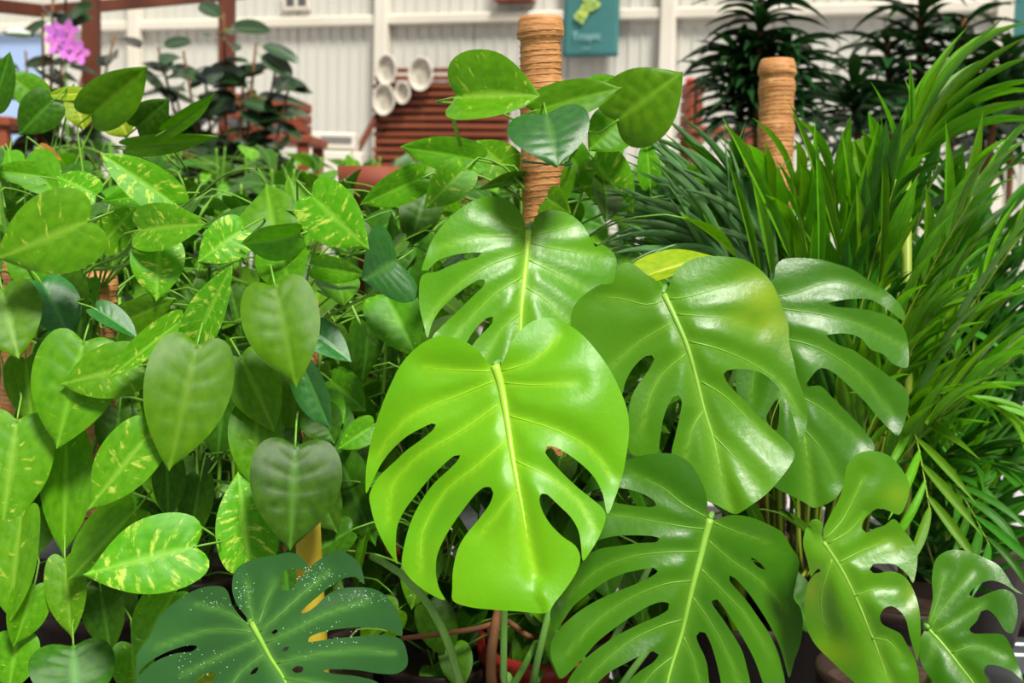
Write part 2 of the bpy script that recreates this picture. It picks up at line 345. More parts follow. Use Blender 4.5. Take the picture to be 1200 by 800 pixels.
# banners
def banner(pxl, pxr, pyb, label, emb):
    u0, z0 = onwall(pxl, pyb, .08); u1, _ = onwall(pxr, pyb, .08); w = u1-u0; h = w*1.75
    e = empty('banner', (0,0,0), label, 'banner'); e.matrix_world = WM @ Matrix.Translation((u0, -.08, z0))
    nx, nz = 12, 20; v = []; f = []
    for s in (0, 1):
        for j in range(nz+1):
            for i in range(nx+1):
                x = w*i/nx; z = h*j/nz; v.append((x, .006*math.sin(5*x/w+1)+.004*math.sin(3*z/h)+s*.004, z))
    N = (nx+1)*(nz+1)
    for j in range(nz):
        for i in range(nx):
            a = j*(nx+1)+i; f.append((a, a+1, a+nx+2, a+nx+1)); f.append((N+a, N+a+nx+1, N+a+nx+2, N+a+1))
    rim = [i for i in range(nx+1)]+[(j)*(nx+1)+nx for j in range(1, nz+1)]+[nz*(nx+1)+i for i in range(nx-1, -1, -1)]+[j*(nx+1) for j in range(nz-1, 0, -1)]
    for a, b_ in zip(rim, rim[1:]+rim[:1]): f.append((a, a+N, b_+N, b_))
    mesh_obj('cloth', v, f, M['teal'], e)
    mb = MB(); mb.tube([(-.02, .002, h+.005), (w+.02, .002, h+.005)], .01, 8); mb.build('rod', M['trim'], e)
    if emb:
        for cx, cz, r, a in ((.36, .42, .10, .8), (.27, .39, .06, 2.6), (.34, .36, .055, -1.2), (.50, .53, .12, 1.2), (.42, .56, .07, 2.4), (.58, .50, .07, .2), (.55, .61, .08, 1.9), (.42, .48, .08, .3)):
            pts = []
            for t in range(14):
                q = 2*math.pi*t/14; rx = r*w*(1.0+.0*t); lx = math.cos(q)*rx*1.3; lz = math.sin(q)*rx*.95*(1-.35*math.cos(q))
                pts.append((cx*w+lx*math.cos(a)-lz*math.sin(a), cz*h+lx*math.sin(a)+lz*math.cos(a)))
            v = [(x, -.0125, z) for x, z in pts]+[(x, -.009, z) for x, z in pts]
            f = [tuple(range(14))]+[(i, i+14, (i+1) % 14+14, (i+1) % 14) for i in range(14)]
            mesh_obj('leaf_print', v, f, M['emblem'], e, False)
        for txt, sz, zz in (('Tropic', .155, .165), ('----', .10, .07)):
            cu = bpy.data.curves.new('lettering', 'FONT'); cu.body = txt; cu.size = sz*w*1.25; cu.align_x = 'CENTER'; cu.extrude = .001
            t = bpy.data.objects.new('lettering', cu); C.objects.link(t); cu.materials.append(M['print'])
            dg = bpy.context.evaluated_depsgraph_get(); me = bpy.data.meshes.new_from_object(t.evaluated_get(dg)); bpy.data.objects.remove(t)
            o = link('lettering', me, e); o.location = (.44*w, -.0125, zz*h); o.rotation_euler = (math.pi/2, 0, 0)
banner(659, 724, 67, 'teal banner with pale green leaf emblem hanging behind the tall coir pole', True)
banner(1183, 1250, 46, 'plain teal banner at the far right edge of the wall', False)

# ---------------------------------------------------------------- hero monstera leaves
def hero_leaf(name, plant, outline, mid, veins, d0, dtip, mat, ribmat, holes=(), sl=(.0, .0), droop=.00006, relief=.0035, wave=.004, label=None, midw=9, blem=None, seed=0):
    O = Vector(plant.location)
    mid = crom(mid, 8, False); Ls = np.linalg.norm(mid[-1]-mid[0]); ax = (mid[-1]-mid[0])/Ls
    ve = [crom(v, 8, False) for v in veins]
    def depth(q):
        dm, sd_, par = dist_poly(q, mid); t = ((q-mid[0])@ax)/Ls
        d = d0 + (dtip-d0)*t
        l = np.where(sd_ > 0, dm, 0); r = np.where(sd_ <= 0, dm, 0)
        d = d + l*sl[0]*.001 + r*sl[1]*.001 + droop*.01*dm**2 - .004*(1-np.exp(-(dm/10)**2))
        dv = np.full(len(q), 1e9)
        for v in ve: dv = np.minimum(dv, dist_poly(q, v)[0])
        dv = np.minimum(dv, dm)
        d = d - relief*(1-np.exp(-(dv/16)**2))
        d = d + wave*(np.sin(q[:,0]*.031+q[:,1]*.017+seed)+.5*np.sin(q[:,1]*.040-q[:,0]*.023+seed*2.1))
        return d, dv, dm
    out = crom(outline, 5); hl = [crom(h, 4) for h in holes]
    mn, mx = out.min(0), out.max(0); s = 6.0; grid = []
    for j, y in enumerate(np.arange(mn[1], mx[1], s*.87)):
        for x in np.arange(mn[0]+(j % 2)*s/2, mx[0], s): grid.append((x, y))
    grid = np.array(grid); keep = inside(grid, out)
    for h in hl: keep &= ~inside(grid, h)
    grid = grid[keep]
    loops = [out]+hl
    for L in loops:
        cl = np.vstack([L, L[:1]]); keep = dist_poly(grid, cl)[0] > 2.6; grid = grid[keep]
    pts = []; edges = []
    for L in loops:
        n0 = len(pts); pts += [tuple(p) for p in L]; edges += [(n0+i, n0+(i+1) % len(L)) for i in range(len(L))]
    pts += [tuple(p) for p in grid]
    rv, re, rf, _, _, _ = delaunay_2d_cdt([Vector(p) for p in pts], edges, [], 0, 1e-4)
    q = np.array([tuple(v) for v in rv]); cen = np.array([q[list(f)].mean(0) for f in rf])
    ok = inside(cen, out)
    for h in hl: ok &= ~inside(cen, h)
    faces = [tuple(f) for f, k in zip(rf, ok) if k]
    d, dv, dm = depth(q)
    front = PN(q, d); back = PN(q, d+.0011)
    # front faces camera
    a, b_, c = (q[i] for i in faces[0])
    def ccw(f):
        a, b_, c = q[f[0]], q[f[1]], q[f[2]]; return (b_[0]-a[0])*(c[1]-a[1])-(b_[1]-a[1])*(c[0]-a[0]) < 0
    faces = [f if ccw(f) else f[::-1] for f in faces]
    N = len(q); cnt = {}
    for f in faces:
        for i in range(3):
            e = (f[i], f[(i+1) % 3]); cnt[e] = 1
    rim = [e for e in cnt if (e[1], e[0]) not in cnt]
    rv_ = sorted({i for e in rim for i in e}); ri = {v: 2*N+i for i, v in enumerate(rv_)}; K = len(rv_)
    allf = faces+[tuple(i+N for i in f[::-1]) for f in faces]+[(ri[b_], ri[a], ri[a]+K, ri[b_]+K) for a, b_ in rim]
    V = np.vstack([front, back, front[rv_], back[rv_]]) - np.array(O)
    o = mesh_obj(name, V, allf, mat, plant)
    at = o.data.attributes.new('vein', 'FLOAT', 'POINT'); val = np.clip(np.exp(-(dv/3.2)**2)*.38+np.exp(-(dm/10)**2)*.25+np.exp(-(dv/16)**2)*.06, 0, 1)
    at.data.foreach_set('value', np.concatenate([val, val, val[rv_]*0+.35, val[rv_]*0+.35]).astype(np.float32))
    if blem:
        bl = np.zeros(N)
        for x, y, r1, r2, k in blem: bl = np.maximum(bl, k*np.exp(-((q[:,0]-x)/r1)**2-((q[:,1]-y)/r2)**2))
        at = o.data.attributes.new('blemish', 'FLOAT', 'POINT'); at.data.foreach_set('value', np.concatenate([bl, bl, bl[rv_], bl[rv_]]).astype(np.float32))
    if label: o['label'] = label
    def rib(nm, pl, w0, w1, lift, rm):
        dd = depth(pl)[0]; p3 = PN(pl, dd-lift); k = len(pl)
        rad = [max(.0004, (w0+(w1-w0)*(i/(k-1))**.8)*.5*dd[i]/F) for i in range(k)]
        mb = MB(); mb.tube([Vector(p)-O for p in p3], rad, 8); mb.build(nm, rm, o)
    rib('midrib', mid, midw, 1.8, -.0012, ribmat)
    for v in ve:
        v2 = v[:max(3, int(len(v)*.92))]
        rib('lateral_vein', v2, 2.4, .5, -.0001, M['lat_'+mat.name])
    return o, depth
def petiole(plant, pts, r, name='petiole', mat=None):
    O = Vector(plant.location); p = [Vector(x) for x in pts]
    out = []
    arr = crom([tuple(x) for x in p], .03, False)
    mb = MB(); k = len(arr); mb.tube([Vector(a)-O for a in arr], [r*(.8+.4*i/(k-1)) for i in range(k)], 10)
    return mb.build(name, mat or M['petiole_green'], plant)
def pot(parent, r, h, mat, rim=True, off=(0,0,0)):
    mb = MB(); c = Vector(off)
    mb.lathe([(.0, .0), (r*.72, 0), (r*.96, h*.86), (r, h*.86), (r*1.02, h), (r*.95, h), (r*.90, h*.85), (0, h*.85)], 28, c)
    mb.build('pot', mat, parent)
    mb = MB(); mb.lathe([(r*.90, h*.87), (r*.6, h*.89), (r*.3, h*.885), (.0, h*.9)], 20, c); mb.build('soil', M['soil'], parent)
BZ = .72                                # bench top height
def base_at(px, d, z=BZ):
    p = P(px, 400, d); return Vector((p.x, p.y, z))
m1 = empty('monstera', base_at(652, 1.80), 'large potted monstera with bright lime split leaf at front centre', 'plant')
m2 = empty('monstera', base_at(350, 1.62), 'monstera with one dark water-spotted split leaf low at left of the bright leaf', 'plant')
m3 = empty('monstera', base_at(1080, 1.66), 'monstera with two narrow ragged split leaves at lower right beside the palm canes', 'plant')
pot(m1, .10, .16, M['pot_red']); pot(m2, .10, .17, M['pot_dark']); pot(m3, .11, .18, M['pot_dark'])
# A
hero_leaf('leaf', m1, [(573,426),(560,410),(545,400),(530,395),(512,394),(492,404),(472,424),(457,452),(445,482),(435,515),(429.5,545),(428.5,562),(429,578),(434,569),(439,558),(447,543),(460,526),(477,511),(495,501),(506,496),(511,497),(508,503),(495,514),(477,527),(462,541),(447,555),(440,564),(433,579),(434,592),(440,615),(450,637),(460,653),(466,661),(464.5,650),(464,632),(466,615),(474,598),(485,583),(502,562),(520,544),(532,534),(539,533),(536,540),(525,551),(507,568),(492,590),(482,610),(474,637),(471,661),(479,676),(495,690),(512,700),(522,703),(515,690),(511,672),(512,652),(520,632),(532,612),(545,594),(557,579),(567,571),(575,571),(578,577),(574,590),(562,607),(547,625),(537,642),(531,667),(530,690),(531,704),(550,711),(575,714),(605,716),(640,718),(650,706),(665,687),(677,667),(680,652),(674,639),(660,629),(645,614),(635,597),(632,585),(635,578),(641,579),(655,592),(669,606),(678,622),(681,640),(683,657),(692,646),(703,627),(710,606),(706,595),(692,583),(677,571),(660,555),(647,541),(639,530),(641,523),(652,524),(670,535),(685,547),(697,560),(706,578),(712,602),(720,585),(727,565),(732,545),(737,510),(736,485),(730,465),(717,437),(700,412),(680,390),(660,377),(642,372),(625,376),(612,385),(600,400),(592,417),(587,427),(580,430)],
 [(580,428),(587,450),(594,490),(600,530),(607,570),(613,600),(620,640),(627,672)],
 [[(575,435),(545,434),(497,431)],[(579,446),(540,462),(500,478),(470,497),(445,532)],[(584,474),(540,505),(490,535),(460,570),(455,610)],[(592,517),(560,545),(520,578),(495,625),(494,670)],[(588,434),(620,425),(645,405),(655,392)],[(590,448),(625,451),(675,449)],[(597,487),(650,503),(690,525),(718,560)],[(605,540),(645,560),(680,590),(697,620)],[(608,572),(588,595),(565,625)]],
 1.45, 1.37, M['lime'], M['rib_lime'], sl=(.12, -.02), droop=.00009, relief=.005, wave=.0055, label='bright lime green front leaf', midw=12, seed=1)
# B
hero_leaf('leaf', m1, [(616,268),(614,257),(607,245),(595,234),(580,230),(562,232),(542,242),(522,260),(507,280),(499,300),(494,317),(501,317),(512,306),(530,299),(550,296),(565,296),(560,301),(548,304),(530,310),(512,318),(495,322),(491,340),(492,362),(497,382),(501,396),(506,380),(515,364),(530,349),(547,336),(560,328),(568,328),(566,336),(557,344),(540,361),(522,378),(507,395),(512,412),(522,428),(532,432),(539,415),(547,401),(553,391),(560,382),(570,373),(578,371),(577,378),(569,387),(556,401),(548,418),(548,440),(560,460),(580,478),(603,488),(630,476),(655,452),(682,418),(700,385),(715,345),(722,315),(722,302),(715,292),(705,286),(698,289),(693,281),(684,265),(670,252),(655,247),(640,247),(627,254),(624,266),(621,271)],
 [(619,270),(617,300),(614,330),(611,360),(610,385),(608,430),(605,472)],
 [[(614,270),(590,262),(572,250)],[(613,277),(560,278),(515,290)],[(612,296),(565,315),(525,345),(502,378)],[(611,325),(580,345),(545,380),(518,415)],[(609,367),(585,390),(565,425)],[(623,275),(650,270),(672,265)],[(623,285),(660,293),(705,300)],[(620,305),(655,322),(685,338)],[(617,337),(640,352),(668,380)]],
 1.66, 1.585, M['mon_mid'], M['rib_lime'], sl=(-.05, .32), droop=.00006, relief=.0045, wave=.004, label='glossy leaf above and behind the bright one', midw=9, seed=2.3)
# C
hero_leaf('leaf', m1, [(776,344),(774,337),(767,327),(757,321),(745,311),(735,307),(725,312),(721,322),(717,332),(705,333),(690,341),(675,355),(669,370),(670,384),(677,402),(690,420),(705,438),(718,455),(729,462),(732,450),(738,437),(747,425),(757,417),(764,416),(767,421),(760,434),(748,450),(740,465),(737,480),(735,500),(735,522),(741,532),(752,534),(770,531),(773,518),(775,503),(778,488),(783,475),(789,465),(795,463),(799,471),(796,490),(791,512),(787,532),(793,552),(808,573),(825,585),(840,592),(855,600),(864,602),(880,592),(900,577),(919,555),(929,540),(931,530),(924,519),(910,506),(890,489),(875,472),(860,457),(850,445),(848,438),(852,434),(870,432),(890,436),(905,446),(917,461),(927,482),(933,502),(938,522),(943,508),(946,492),(945,475),(940,457),(934,441),(930,422),(925,402),(924,382),(915,355),(905,332),(890,315),(872,304),(855,301),(830,300),(810,304),(795,314),(787,327),(782,340),(779,346)],
 [(778,345),(790,370),(805,405),(815,440),(825,480),(836,515),(845,555),(856,598)],
 [[(776,353),(757,357),(725,349),(702,349)],[(788,378),(750,400),(718,428)],[(803,415),(775,440),(760,470),(752,505)],[(824,482),(812,500),(803,535)],[(784,350),(810,347),(850,335),(885,322)],[(793,368),(820,370),(850,373),(885,385)],[(808,400),(840,408),(880,425),(915,450),(935,485)],[(822,447),(850,465),(885,500),(912,525)],[(836,510),(860,535),(888,568)]],
 1.60, 1.535, M['mon_green'], M['rib'], sl=(.0, .12), droop=.00005, relief=.0040, wave=.0045, label='broad leaf with brown-tinged right edge', midw=8, seed=4, blem=[(895,345,30,26,1),(905,380,28,20,.9),(870,375,22,14,.6),(922,400,8,18,.5)])
# D
hero_leaf('leaf', m1, [(893,350),(898,335),(907,326),(909,312),(917,304),(935,302),(960,304),(980,309),(1000,316),(1020,330),(1040,342),(1055,357),(1061,370),(1059,376),(1050,370),(1035,359),(1020,351),(1000,350),(982,352),(971,355),(978,359),(1000,361),(1022,364),(1045,372),(1057,381),(1063,395),(1065,415),(1064,430),(1055,430),(1045,425),(1035,415),(1020,409),(1010,397),(995,391),(977,391),(969,393),(973,398),(985,405),(1000,410),(1020,424),(1040,439),(1057,451),(1065,463),(1064,480),(1060,495),(1053,510),(1045,505),(1030,490),(1015,472),(1000,457),(985,443),(973,434),(962,431),(955,436),(944,452),(952,452),(962,452),(974,464),(995,485),(1015,507),(1025,525),(1012,545),(995,560),(980,583),(965,592),(953,595),(945,590),(930,582),(910,572),(892,555),(878,520),(868,480),(862,445),(868,415),(880,385),(887,362)],
 [(893,352),(908,395),(925,440),(938,490),(948,550),(952,590)],
 [[(896,350),(930,344),(980,330),(1030,345)],[(901,360),(960,368),(1010,382),(1058,405)],[(912,395),(960,408),(1005,438),(1045,485)],[(933,462),(965,480),(1005,515)],[(940,500),(965,530),(980,560)],[(905,390),(885,430),(880,470)],[(925,445),(905,490),(900,540)]],
 1.73, 1.665, M['mon_deep'], M['rib_dark'], holes=[[(912,467),(903,478),(898,490),(903,500),(910,504),(913,488)]], sl=(.05, .10), droop=.00005, relief=.005, wave=.0035, label='leaf with deep split fingers half hidden at right', midw=5, seed=5.5)
# E
hero_leaf('leaf', m1, [(829,602),(829,590),(827,577),(820,560),(810,544),(800,536),(785,531),(760,532),(740,537),(725,543),(702,552),(690,565),(685,579),(697,574),(715,571),(735,573),(752,578),(765,585),(769,592),(760,594),(740,592),(722,589),(707,587),(690,591),(670,605),(660,625),(664,636),(677,642),(697,634),(720,628),(745,627),(765,628),(774,631),(769,635),(750,636),(727,639),(702,643),(690,650),(672,670),(655,695),(645,716),(646,730),(650,741),(660,727),(672,710),(690,695),(710,681),(730,672),(752,667),(766,665),(771,669),(762,676),(745,684),(725,692),(702,702),(680,715),(660,732),(647,750),(645,766),(650,782),(657,795),(668,787),(685,769),(700,752),(720,736),(740,722),(760,710),(775,705),(784,707),(783,714),(770,722),(747,732),(722,745),(700,760),(680,777),(666,797),(660,815),(664,832),(675,825),(695,805),(715,787),(735,776),(752,767),(766,763),(772,767),(765,776),(750,786),(737,798),(725,820),(722,842),(735,858),(758,872),(782,876),(808,864),(830,842),(836,820),(831,798),(829,780),(825,767),(819,755),(816,745),(820,740),(826,741),(832,752),(838,770),(843,790),(848,812),(860,832),(874,834),(880,815),(879,798),(876,785),(870,763),(860,745),(847,725),(837,711),(834,704),(840,702),(848,711),(860,730),(875,755),(885,775),(893,797),(901,817),(912,832),(919,815),(920,798),(916,780),(912,765),(902,743),(890,725),(876,705),(863,690),(855,680),(855,674),(861,677),(875,692),(890,713),(905,738),(914,758),(920,778),(925,794),(931,774),(938,754),(941,730),(938,712),(930,700),(933,680),(937,657),(928,642),(917,624),(900,614),(880,606),(860,603),(845,606),(837,609),(833,607)],
 [(832,608),(826,630),(820,655),(812,685),(805,715),(798,745),(790,770),(782,800),(776,860)],
 [[(828,606),(800,590),(776,571),(740,555)],[(826,620),(790,615),(740,606),(700,602)],[(819,646),(780,647),(740,652),(700,668),(665,700)],[(811,680),(780,684),(740,700),(700,727),(665,765)],[(799,726),(775,733),(740,750),(705,778),(675,810)],[(790,768),(765,788),(745,815)],[(836,612),(860,622),(900,635)],[(831,634),(855,655),(890,680),(922,715)],[(822,667),(845,690),(875,722),(905,770)],[(812,700),(830,725),(850,760),(868,805)],[(801,746),(812,770),(822,810)]],
 1.475, 1.42, M['mon_deep'], M['rib'], holes=[[(880,653),(889,658),(897,667),(892,666),(885,661)]], sl=(.06, .46), droop=.00005, relief=.0045, wave=.004, label='deep green leaf with many long fingers', midw=10, seed=7)
# F
hero_leaf('leaf', m3, [(965,634),(965,620),(972,605),(982,587),(989,567),(992,547),(1000,535),(1012,529),(1030,529),(1045,536),(1057,550),(1065,565),(1065,580),(1060,595),(1054,603),(1045,600),(1035,596),(1027,596),(1019,602),(1012,610),(1010,619),(1015,624),(1025,619),(1037,615),(1048,608),(1060,622),(1070,635),(1075,650),(1074,667),(1070,683),(1065,675),(1057,667),(1048,661),(1035,660),(1023,661),(1019,667),(1023,671),(1032,671),(1042,669),(1055,672),(1065,681),(1072,695),(1077,712),(1079,735),(1078,755),(1075,774),(1071,762),(1066,745),(1062,727),(1055,716),(1045,710),(1036,713),(1031,722),(1034,731),(1045,737),(1055,742),(1063,755),(1072,772),(1076,787),(1077,805),(1075,830),(1062,848),(1045,845),(1025,825),(1007,805),(992,791),(975,775),(957,757),(947,740),(943,720),(943,700),(947,683),(955,672),(962,669),(959,665),(950,676),(949,670),(946,657),(941,637),(944,620),(950,610),(958,608),(964,612),(963,624)],
 [(965,635),(985,665),(1003,700),(1018,735),(1030,765),(1042,800),(1052,840)],
 [[(966,632),(985,612),(1000,585),(1012,558)],[(971,636),(995,622),(1012,602)],[(983,659),(1010,645),(1040,633)],[(1002,698),(1025,690),(1050,692)],[(1022,748),(1040,750),(1058,770)],[(975,655),(962,700),(968,740)]],
 1.44, 1.40, M['mon_green'], M['rib'], sl=(.45, .12), droop=.0001, relief=.006, wave=.006, label='narrow ragged leaf with rounded top', midw=5, seed=9, blem=[(1050,580,16,14,.5),(1045,640,20,10,.4),(1068,700,10,20,.6),(950,690,10,20,.7),(975,765,30,16,.6)])
# G
hero_leaf('leaf', m3, [(1086,735),(1089,720),(1093,700),(1092,680),(1094,662),(1100,651),(1115,644),(1135,646),(1155,654),(1170,662),(1180,675),(1188,688),(1199,696),(1190,693),(1180,686),(1165,680),(1152,682),(1140,690),(1136,697),(1145,700),(1160,694),(1175,690),(1187,695),(1192,708),(1192,725),(1186,742),(1177,738),(1172,730),(1165,720),(1157,714),(1150,716),(1145,727),(1136,737),(1142,742),(1160,742),(1176,744),(1186,760),(1192,775),(1199,797),(1187,787),(1170,780),(1157,779),(1153,787),(1158,798),(1166,815),(1168,840),(1150,852),(1125,838),(1100,808),(1086,788),(1079,775),(1077,760),(1079,746)],
 [(1087,736),(1105,755),(1125,780),(1142,803),(1155,842)],
 [[(1088,733),(1100,700),(1107,670)],[(1090,735),(1115,700),(1140,672)],[(1095,742),(1125,725),(1153,708)],[(1115,765),(1145,757),(1180,770)],[(1095,748),(1092,770)]],
 1.50, 1.45, M['mon_deep'], M['rib_dark'], sl=(.25, .12), droop=.00008, relief=.006, wave=.005, label='smaller split leaf at the right edge', midw=5, seed=11)
# H
hleaf, hdepth = hero_leaf('leaf', m2, [(292,727),(284,717),(276,705),(272,690),(274,672),(282,662),(300,654),(325,650),(338,647),(350,651),(359,660),(362,671),(354,667),(344,666),(331,670),(328,681),(331,692),(341,690),(350,680),(362,666),(375,655),(395,645),(410,650),(422,662),(427,684),(417,676),(404,677),(387,687),(372,699),(358,711),(352,718),(360,717),(372,708),(383,697),(397,690),(412,688),(435,689),(450,696),(462,710),(470,727),(471,745),(460,740),(440,735),(417,735),(395,737),(375,741),(362,747),(361,752),(377,750),(400,747),(425,745),(450,744),(470,749),(477,765),(477,780),(465,789),(445,789),(420,785),(400,784),(384,784),(379,786),(390,789),(417,792),(442,799),(452,815),(440,835),(405,850),(365,858),(330,866),(290,862),(240,854),(200,845),(172,828),(161,805),(159,785),(162,765),(175,746),(187,722),(205,705),(222,694),(242,687),(260,687),(267,693),(272,708),(280,720),(289,729)],
 [(295,730),(305,748),(318,772),(330,790),(337,805),(346,850)],
 [[(297,728),(292,705),(290,680)],[(303,732),(312,705),(322,680)],[(305,740),(330,718),(355,695),(385,670)],[(312,753),(345,738),(380,720),(430,704)],[(325,777),(370,767),(420,762),(462,765)],[(333,795),(370,800),(410,812)],[(294,740),(255,737),(220,745),(185,758)],[(300,750),(260,768),(215,790)],[(310,766),(285,785),(262,815)],[(292,732),(265,717),(230,708)]],
 1.42, 1.30, M['mon_dark'], M['rib'], holes=[[(163,791),(180,776),(203,766),(225,763),(231,757),(220,756),(200,762),(180,772),(166,783)],[(229,799),(240,789),(250,787),(254,791),(247,800),(236,806)],[(318,741),(323,737),(326,739),(321,743)],[(330,762),(334,758),(339,758),(335,763)],[(342,785),(348,780),(356,782),(354,787),(346,788)],[(293,790),(297,784),(303,781),(300,788)]],
 sl=(.02, .03), droop=.00004, relief=.006, wave=.004, label='dark green leaf spotted with water', midw=8, seed=13)
# water spots on H
dr = MB(); rnd = random.Random(5)
for cx, cy, sx, sy, k in ((285,692,10,14,40),(372,675,22,12,60),(422,700,28,9,60),(250,705,20,10,25),(380,745,40,20,30),(230,775,40,15,30)):
    qs = np.array([(rnd.gauss(cx, sx*.6), rnd.gauss(cy, sy*.6)) for _ in range(k)]); dd = hdepth(qs)[0]; p3 = PN(qs, dd-.0003)
    for p in p3:
        r = rnd.uniform(.0004, .0010); c = Vector(p)-m2.location
        n3 = (CAM-Vector(p)).normalized(); a = n3.orthogonal().normalized(); b_ = n3.cross(a)
        v = [c+(a*math.cos(t*1.0472)+b_*math.sin(t*1.0472))*r for t in range(6)]+[c+(a*math.cos(t*1.0472+.5)+b_*math.sin(t*1.0472+.5))*r*.6+n3*r*.45 for t in range(6)]+[c+n3*r*.6]
        dr.add(v, [(i, (i+1) % 6, 6+(i+1) % 6, 6+i) for i in range(6)]+[(6+i, 6+(i+1) % 6, 12) for i in range(6)])
o = dr.build('water_spots', M['drop'], hleaf); o['kind'] = 'stuff'
# petioles
pc = m1.location+Vector((0, 0, .18))
petiole(m1, [P(580,427,1.452), P(584,424,1.475), P(590,470,1.52), P(592,600,1.54), P(591,720,1.55), P(593,810,1.56), pc+Vector((-.01,-.03,0))], .0042)
petiole(m1, [P(619,268,1.662), P(622,262,1.70), P(632,340,1.75), P(628,500,1.74), P(615,700,1.72), pc], .0045)
petiole(m1, [P(777,343,1.602), P(779,336,1.64), P(770,420,1.74), P(715,520,1.72), P(665,640,1.72), P(625,800,1.70), pc+Vector((.02,0,0))], .0045)
petiole(m1, [P(893,350,1.742), P(891,342,1.78), P(860,440,1.86), P(790,600,1.80), P(700,780,1.74), pc+Vector((.04,0,0))], .0045)
petiole(m1, [P(832,607,1.477), P(834,602,1.52), P(820,690,1.68), P(760,760,1.68), P(690,840,1.68), pc+Vector((.03,-.03,0))], .0045)
petiole(m1, [P(436,652,1.66), P(470,672,1.60), P(505,712,1.57), P(528,760,1.56), P(542,812,1.57), P(570,880,1.66), pc+Vector((-.04,-.02,0))], .0058)
petiole(m2, [P(295,729,1.422), P(292,720,1.45), P(310,790,1.56), P(335,860,1.60), m2.location+Vector((0,0,.15))], .005)
petiole(m3, [P(964,634,1.442), P(960,628,1.47), P(990,700,1.6), P(1040,800,1.64), m3.location+Vector((0,0,.15))], .004)
petiole(m3, [P(1087,735,1.502), P(1084,728,1.53), P(1092,790,1.62), m3.location+Vector((.02,0,.15))], .004)
petiole(m1, [P(470,748,1.72), P(520,742,1.74), P(560,736,1.76), P(596,728,1.78), P(618,745,1.76), pc+Vector((.02,.03,-.02))], .0042, 'aerial_root', M['woody'])
petiole(m1, [P(588,700,1.80), P(580,735,1.76), P(575,790,1.72), P(590,850,1.72), pc+Vector((0,.03,-.02))], .008, 'main_stem', M['woody'])

# ---------------------------------------------------------------- pothos leaves
HP = crom([(0,0),(.10,-.055),(.22,-.085),(.36,-.045),(.46,.08),(.50,.23),(.49,.40),(.43,.56),(.32,.71),(.19,.84),(.075,.94),(0,1.0)], .02, False)
def resample(poly, n):
    s = np.concatenate([[0], np.cumsum(np.linalg.norm(np.diff(poly, axis=0), axis=1))]); t = np.linspace(0, s[-1], n)
    return np.stack([np.interp(t, s, poly[:,0]), np.interp(t, s, poly[:,1])], 1)
def leaf_mesh(name, mat, fold=.2, curl=.3, wav=.02, quilt=.010, edge=.03, rows=22, cols=6, prof=HP, seed=0, ribs=7, twist=0.0, asym=0.0):
    E = resample(prof, rows); v = []; uv = []; vein = []
    for k in range(rows):
        tk = k/(rows-1); my = tk**1.15
        for j in range(-cols, cols+1):
            u = abs(j)/cols; sg = 1 if j >= 0 else -1
            ex, ey = E[k]; x = sg*ex*u*(1+asym*sg); y = my+(ey-my)*u**1.25
            z = fold*abs(x) - edge*u**3 + quilt*math.sin(math.pi*min(1, u*1.2))*(math.cos(tk*ribs*2*math.pi)*.5) + wav*u*u*math.sin(7*y+seed+sg*1.3)
            a = curl*y; yy = (math.sin(a)/curl if abs(curl) > 1e-3 else y); zz = -(1-math.cos(a))/curl if abs(curl) > 1e-3 else 0
            nz = math.cos(a); ny = math.sin(a)
            tw = twist*y; X = x*math.cos(tw)-z*math.sin(tw); Z = x*math.sin(tw)+z*math.cos(tw)
            v.append((X, yy+Z*ny, zz+Z*nz)); uv.append((sg*u*1.0+(0 if sg > 0 else 7), tk)); vein.append(math.exp(-(abs(x)/.018)**2)*.8)
    m = 2*cols+1; f = []
    for k in range(rows-1):
        for j in range(m-1):
            a = k*m+j; f.append((a, a+1, a+m+1, a+m))
    me = bpy.data.meshes.new(name); me.from_pydata(v, [], f); me.materials.append(mat); me.shade_smooth()
    ul = me.uv_layers.new(name='uv')
    for lp in me.loops: ul.data[lp.index].uv = uv[lp.vertex_index]
    at = me.attributes.new('vein', 'FLOAT', 'POINT'); at.data.foreach_set('value', vein)
    me.update(); return me
LM = {}
def get_leaf(mat, fold, curl, var):
    key = (mat, round(fold, 1), round(curl, 1), var)
    if key not in LM:
        r = random.Random(hash(str(key)) % 1000 if False else sum(map(ord, str(key))))
        LM[key] = leaf_mesh('leaf', M[mat], fold, curl, r.uniform(.012, .035), .024, r.uniform(.02, .06), seed=r.uniform(0, 6), twist=r.uniform(-.35, .35), asym=r.uniform(-.06, .06))
    return LM[key]
def frame_mat(B, Y, Z, w, l):
    Y = Y.normalized(); Z = (Z-Y*Z.dot(Y)).normalized(); X = Y.cross(Z)
    return Matrix(((X.x*w, Y.x*l, Z.x*w, B.x), (X.y*w, Y.y*l, Z.y*w, B.y), (X.z*w, Y.z*l, Z.z*w, B.z), (0, 0, 0, 1)))
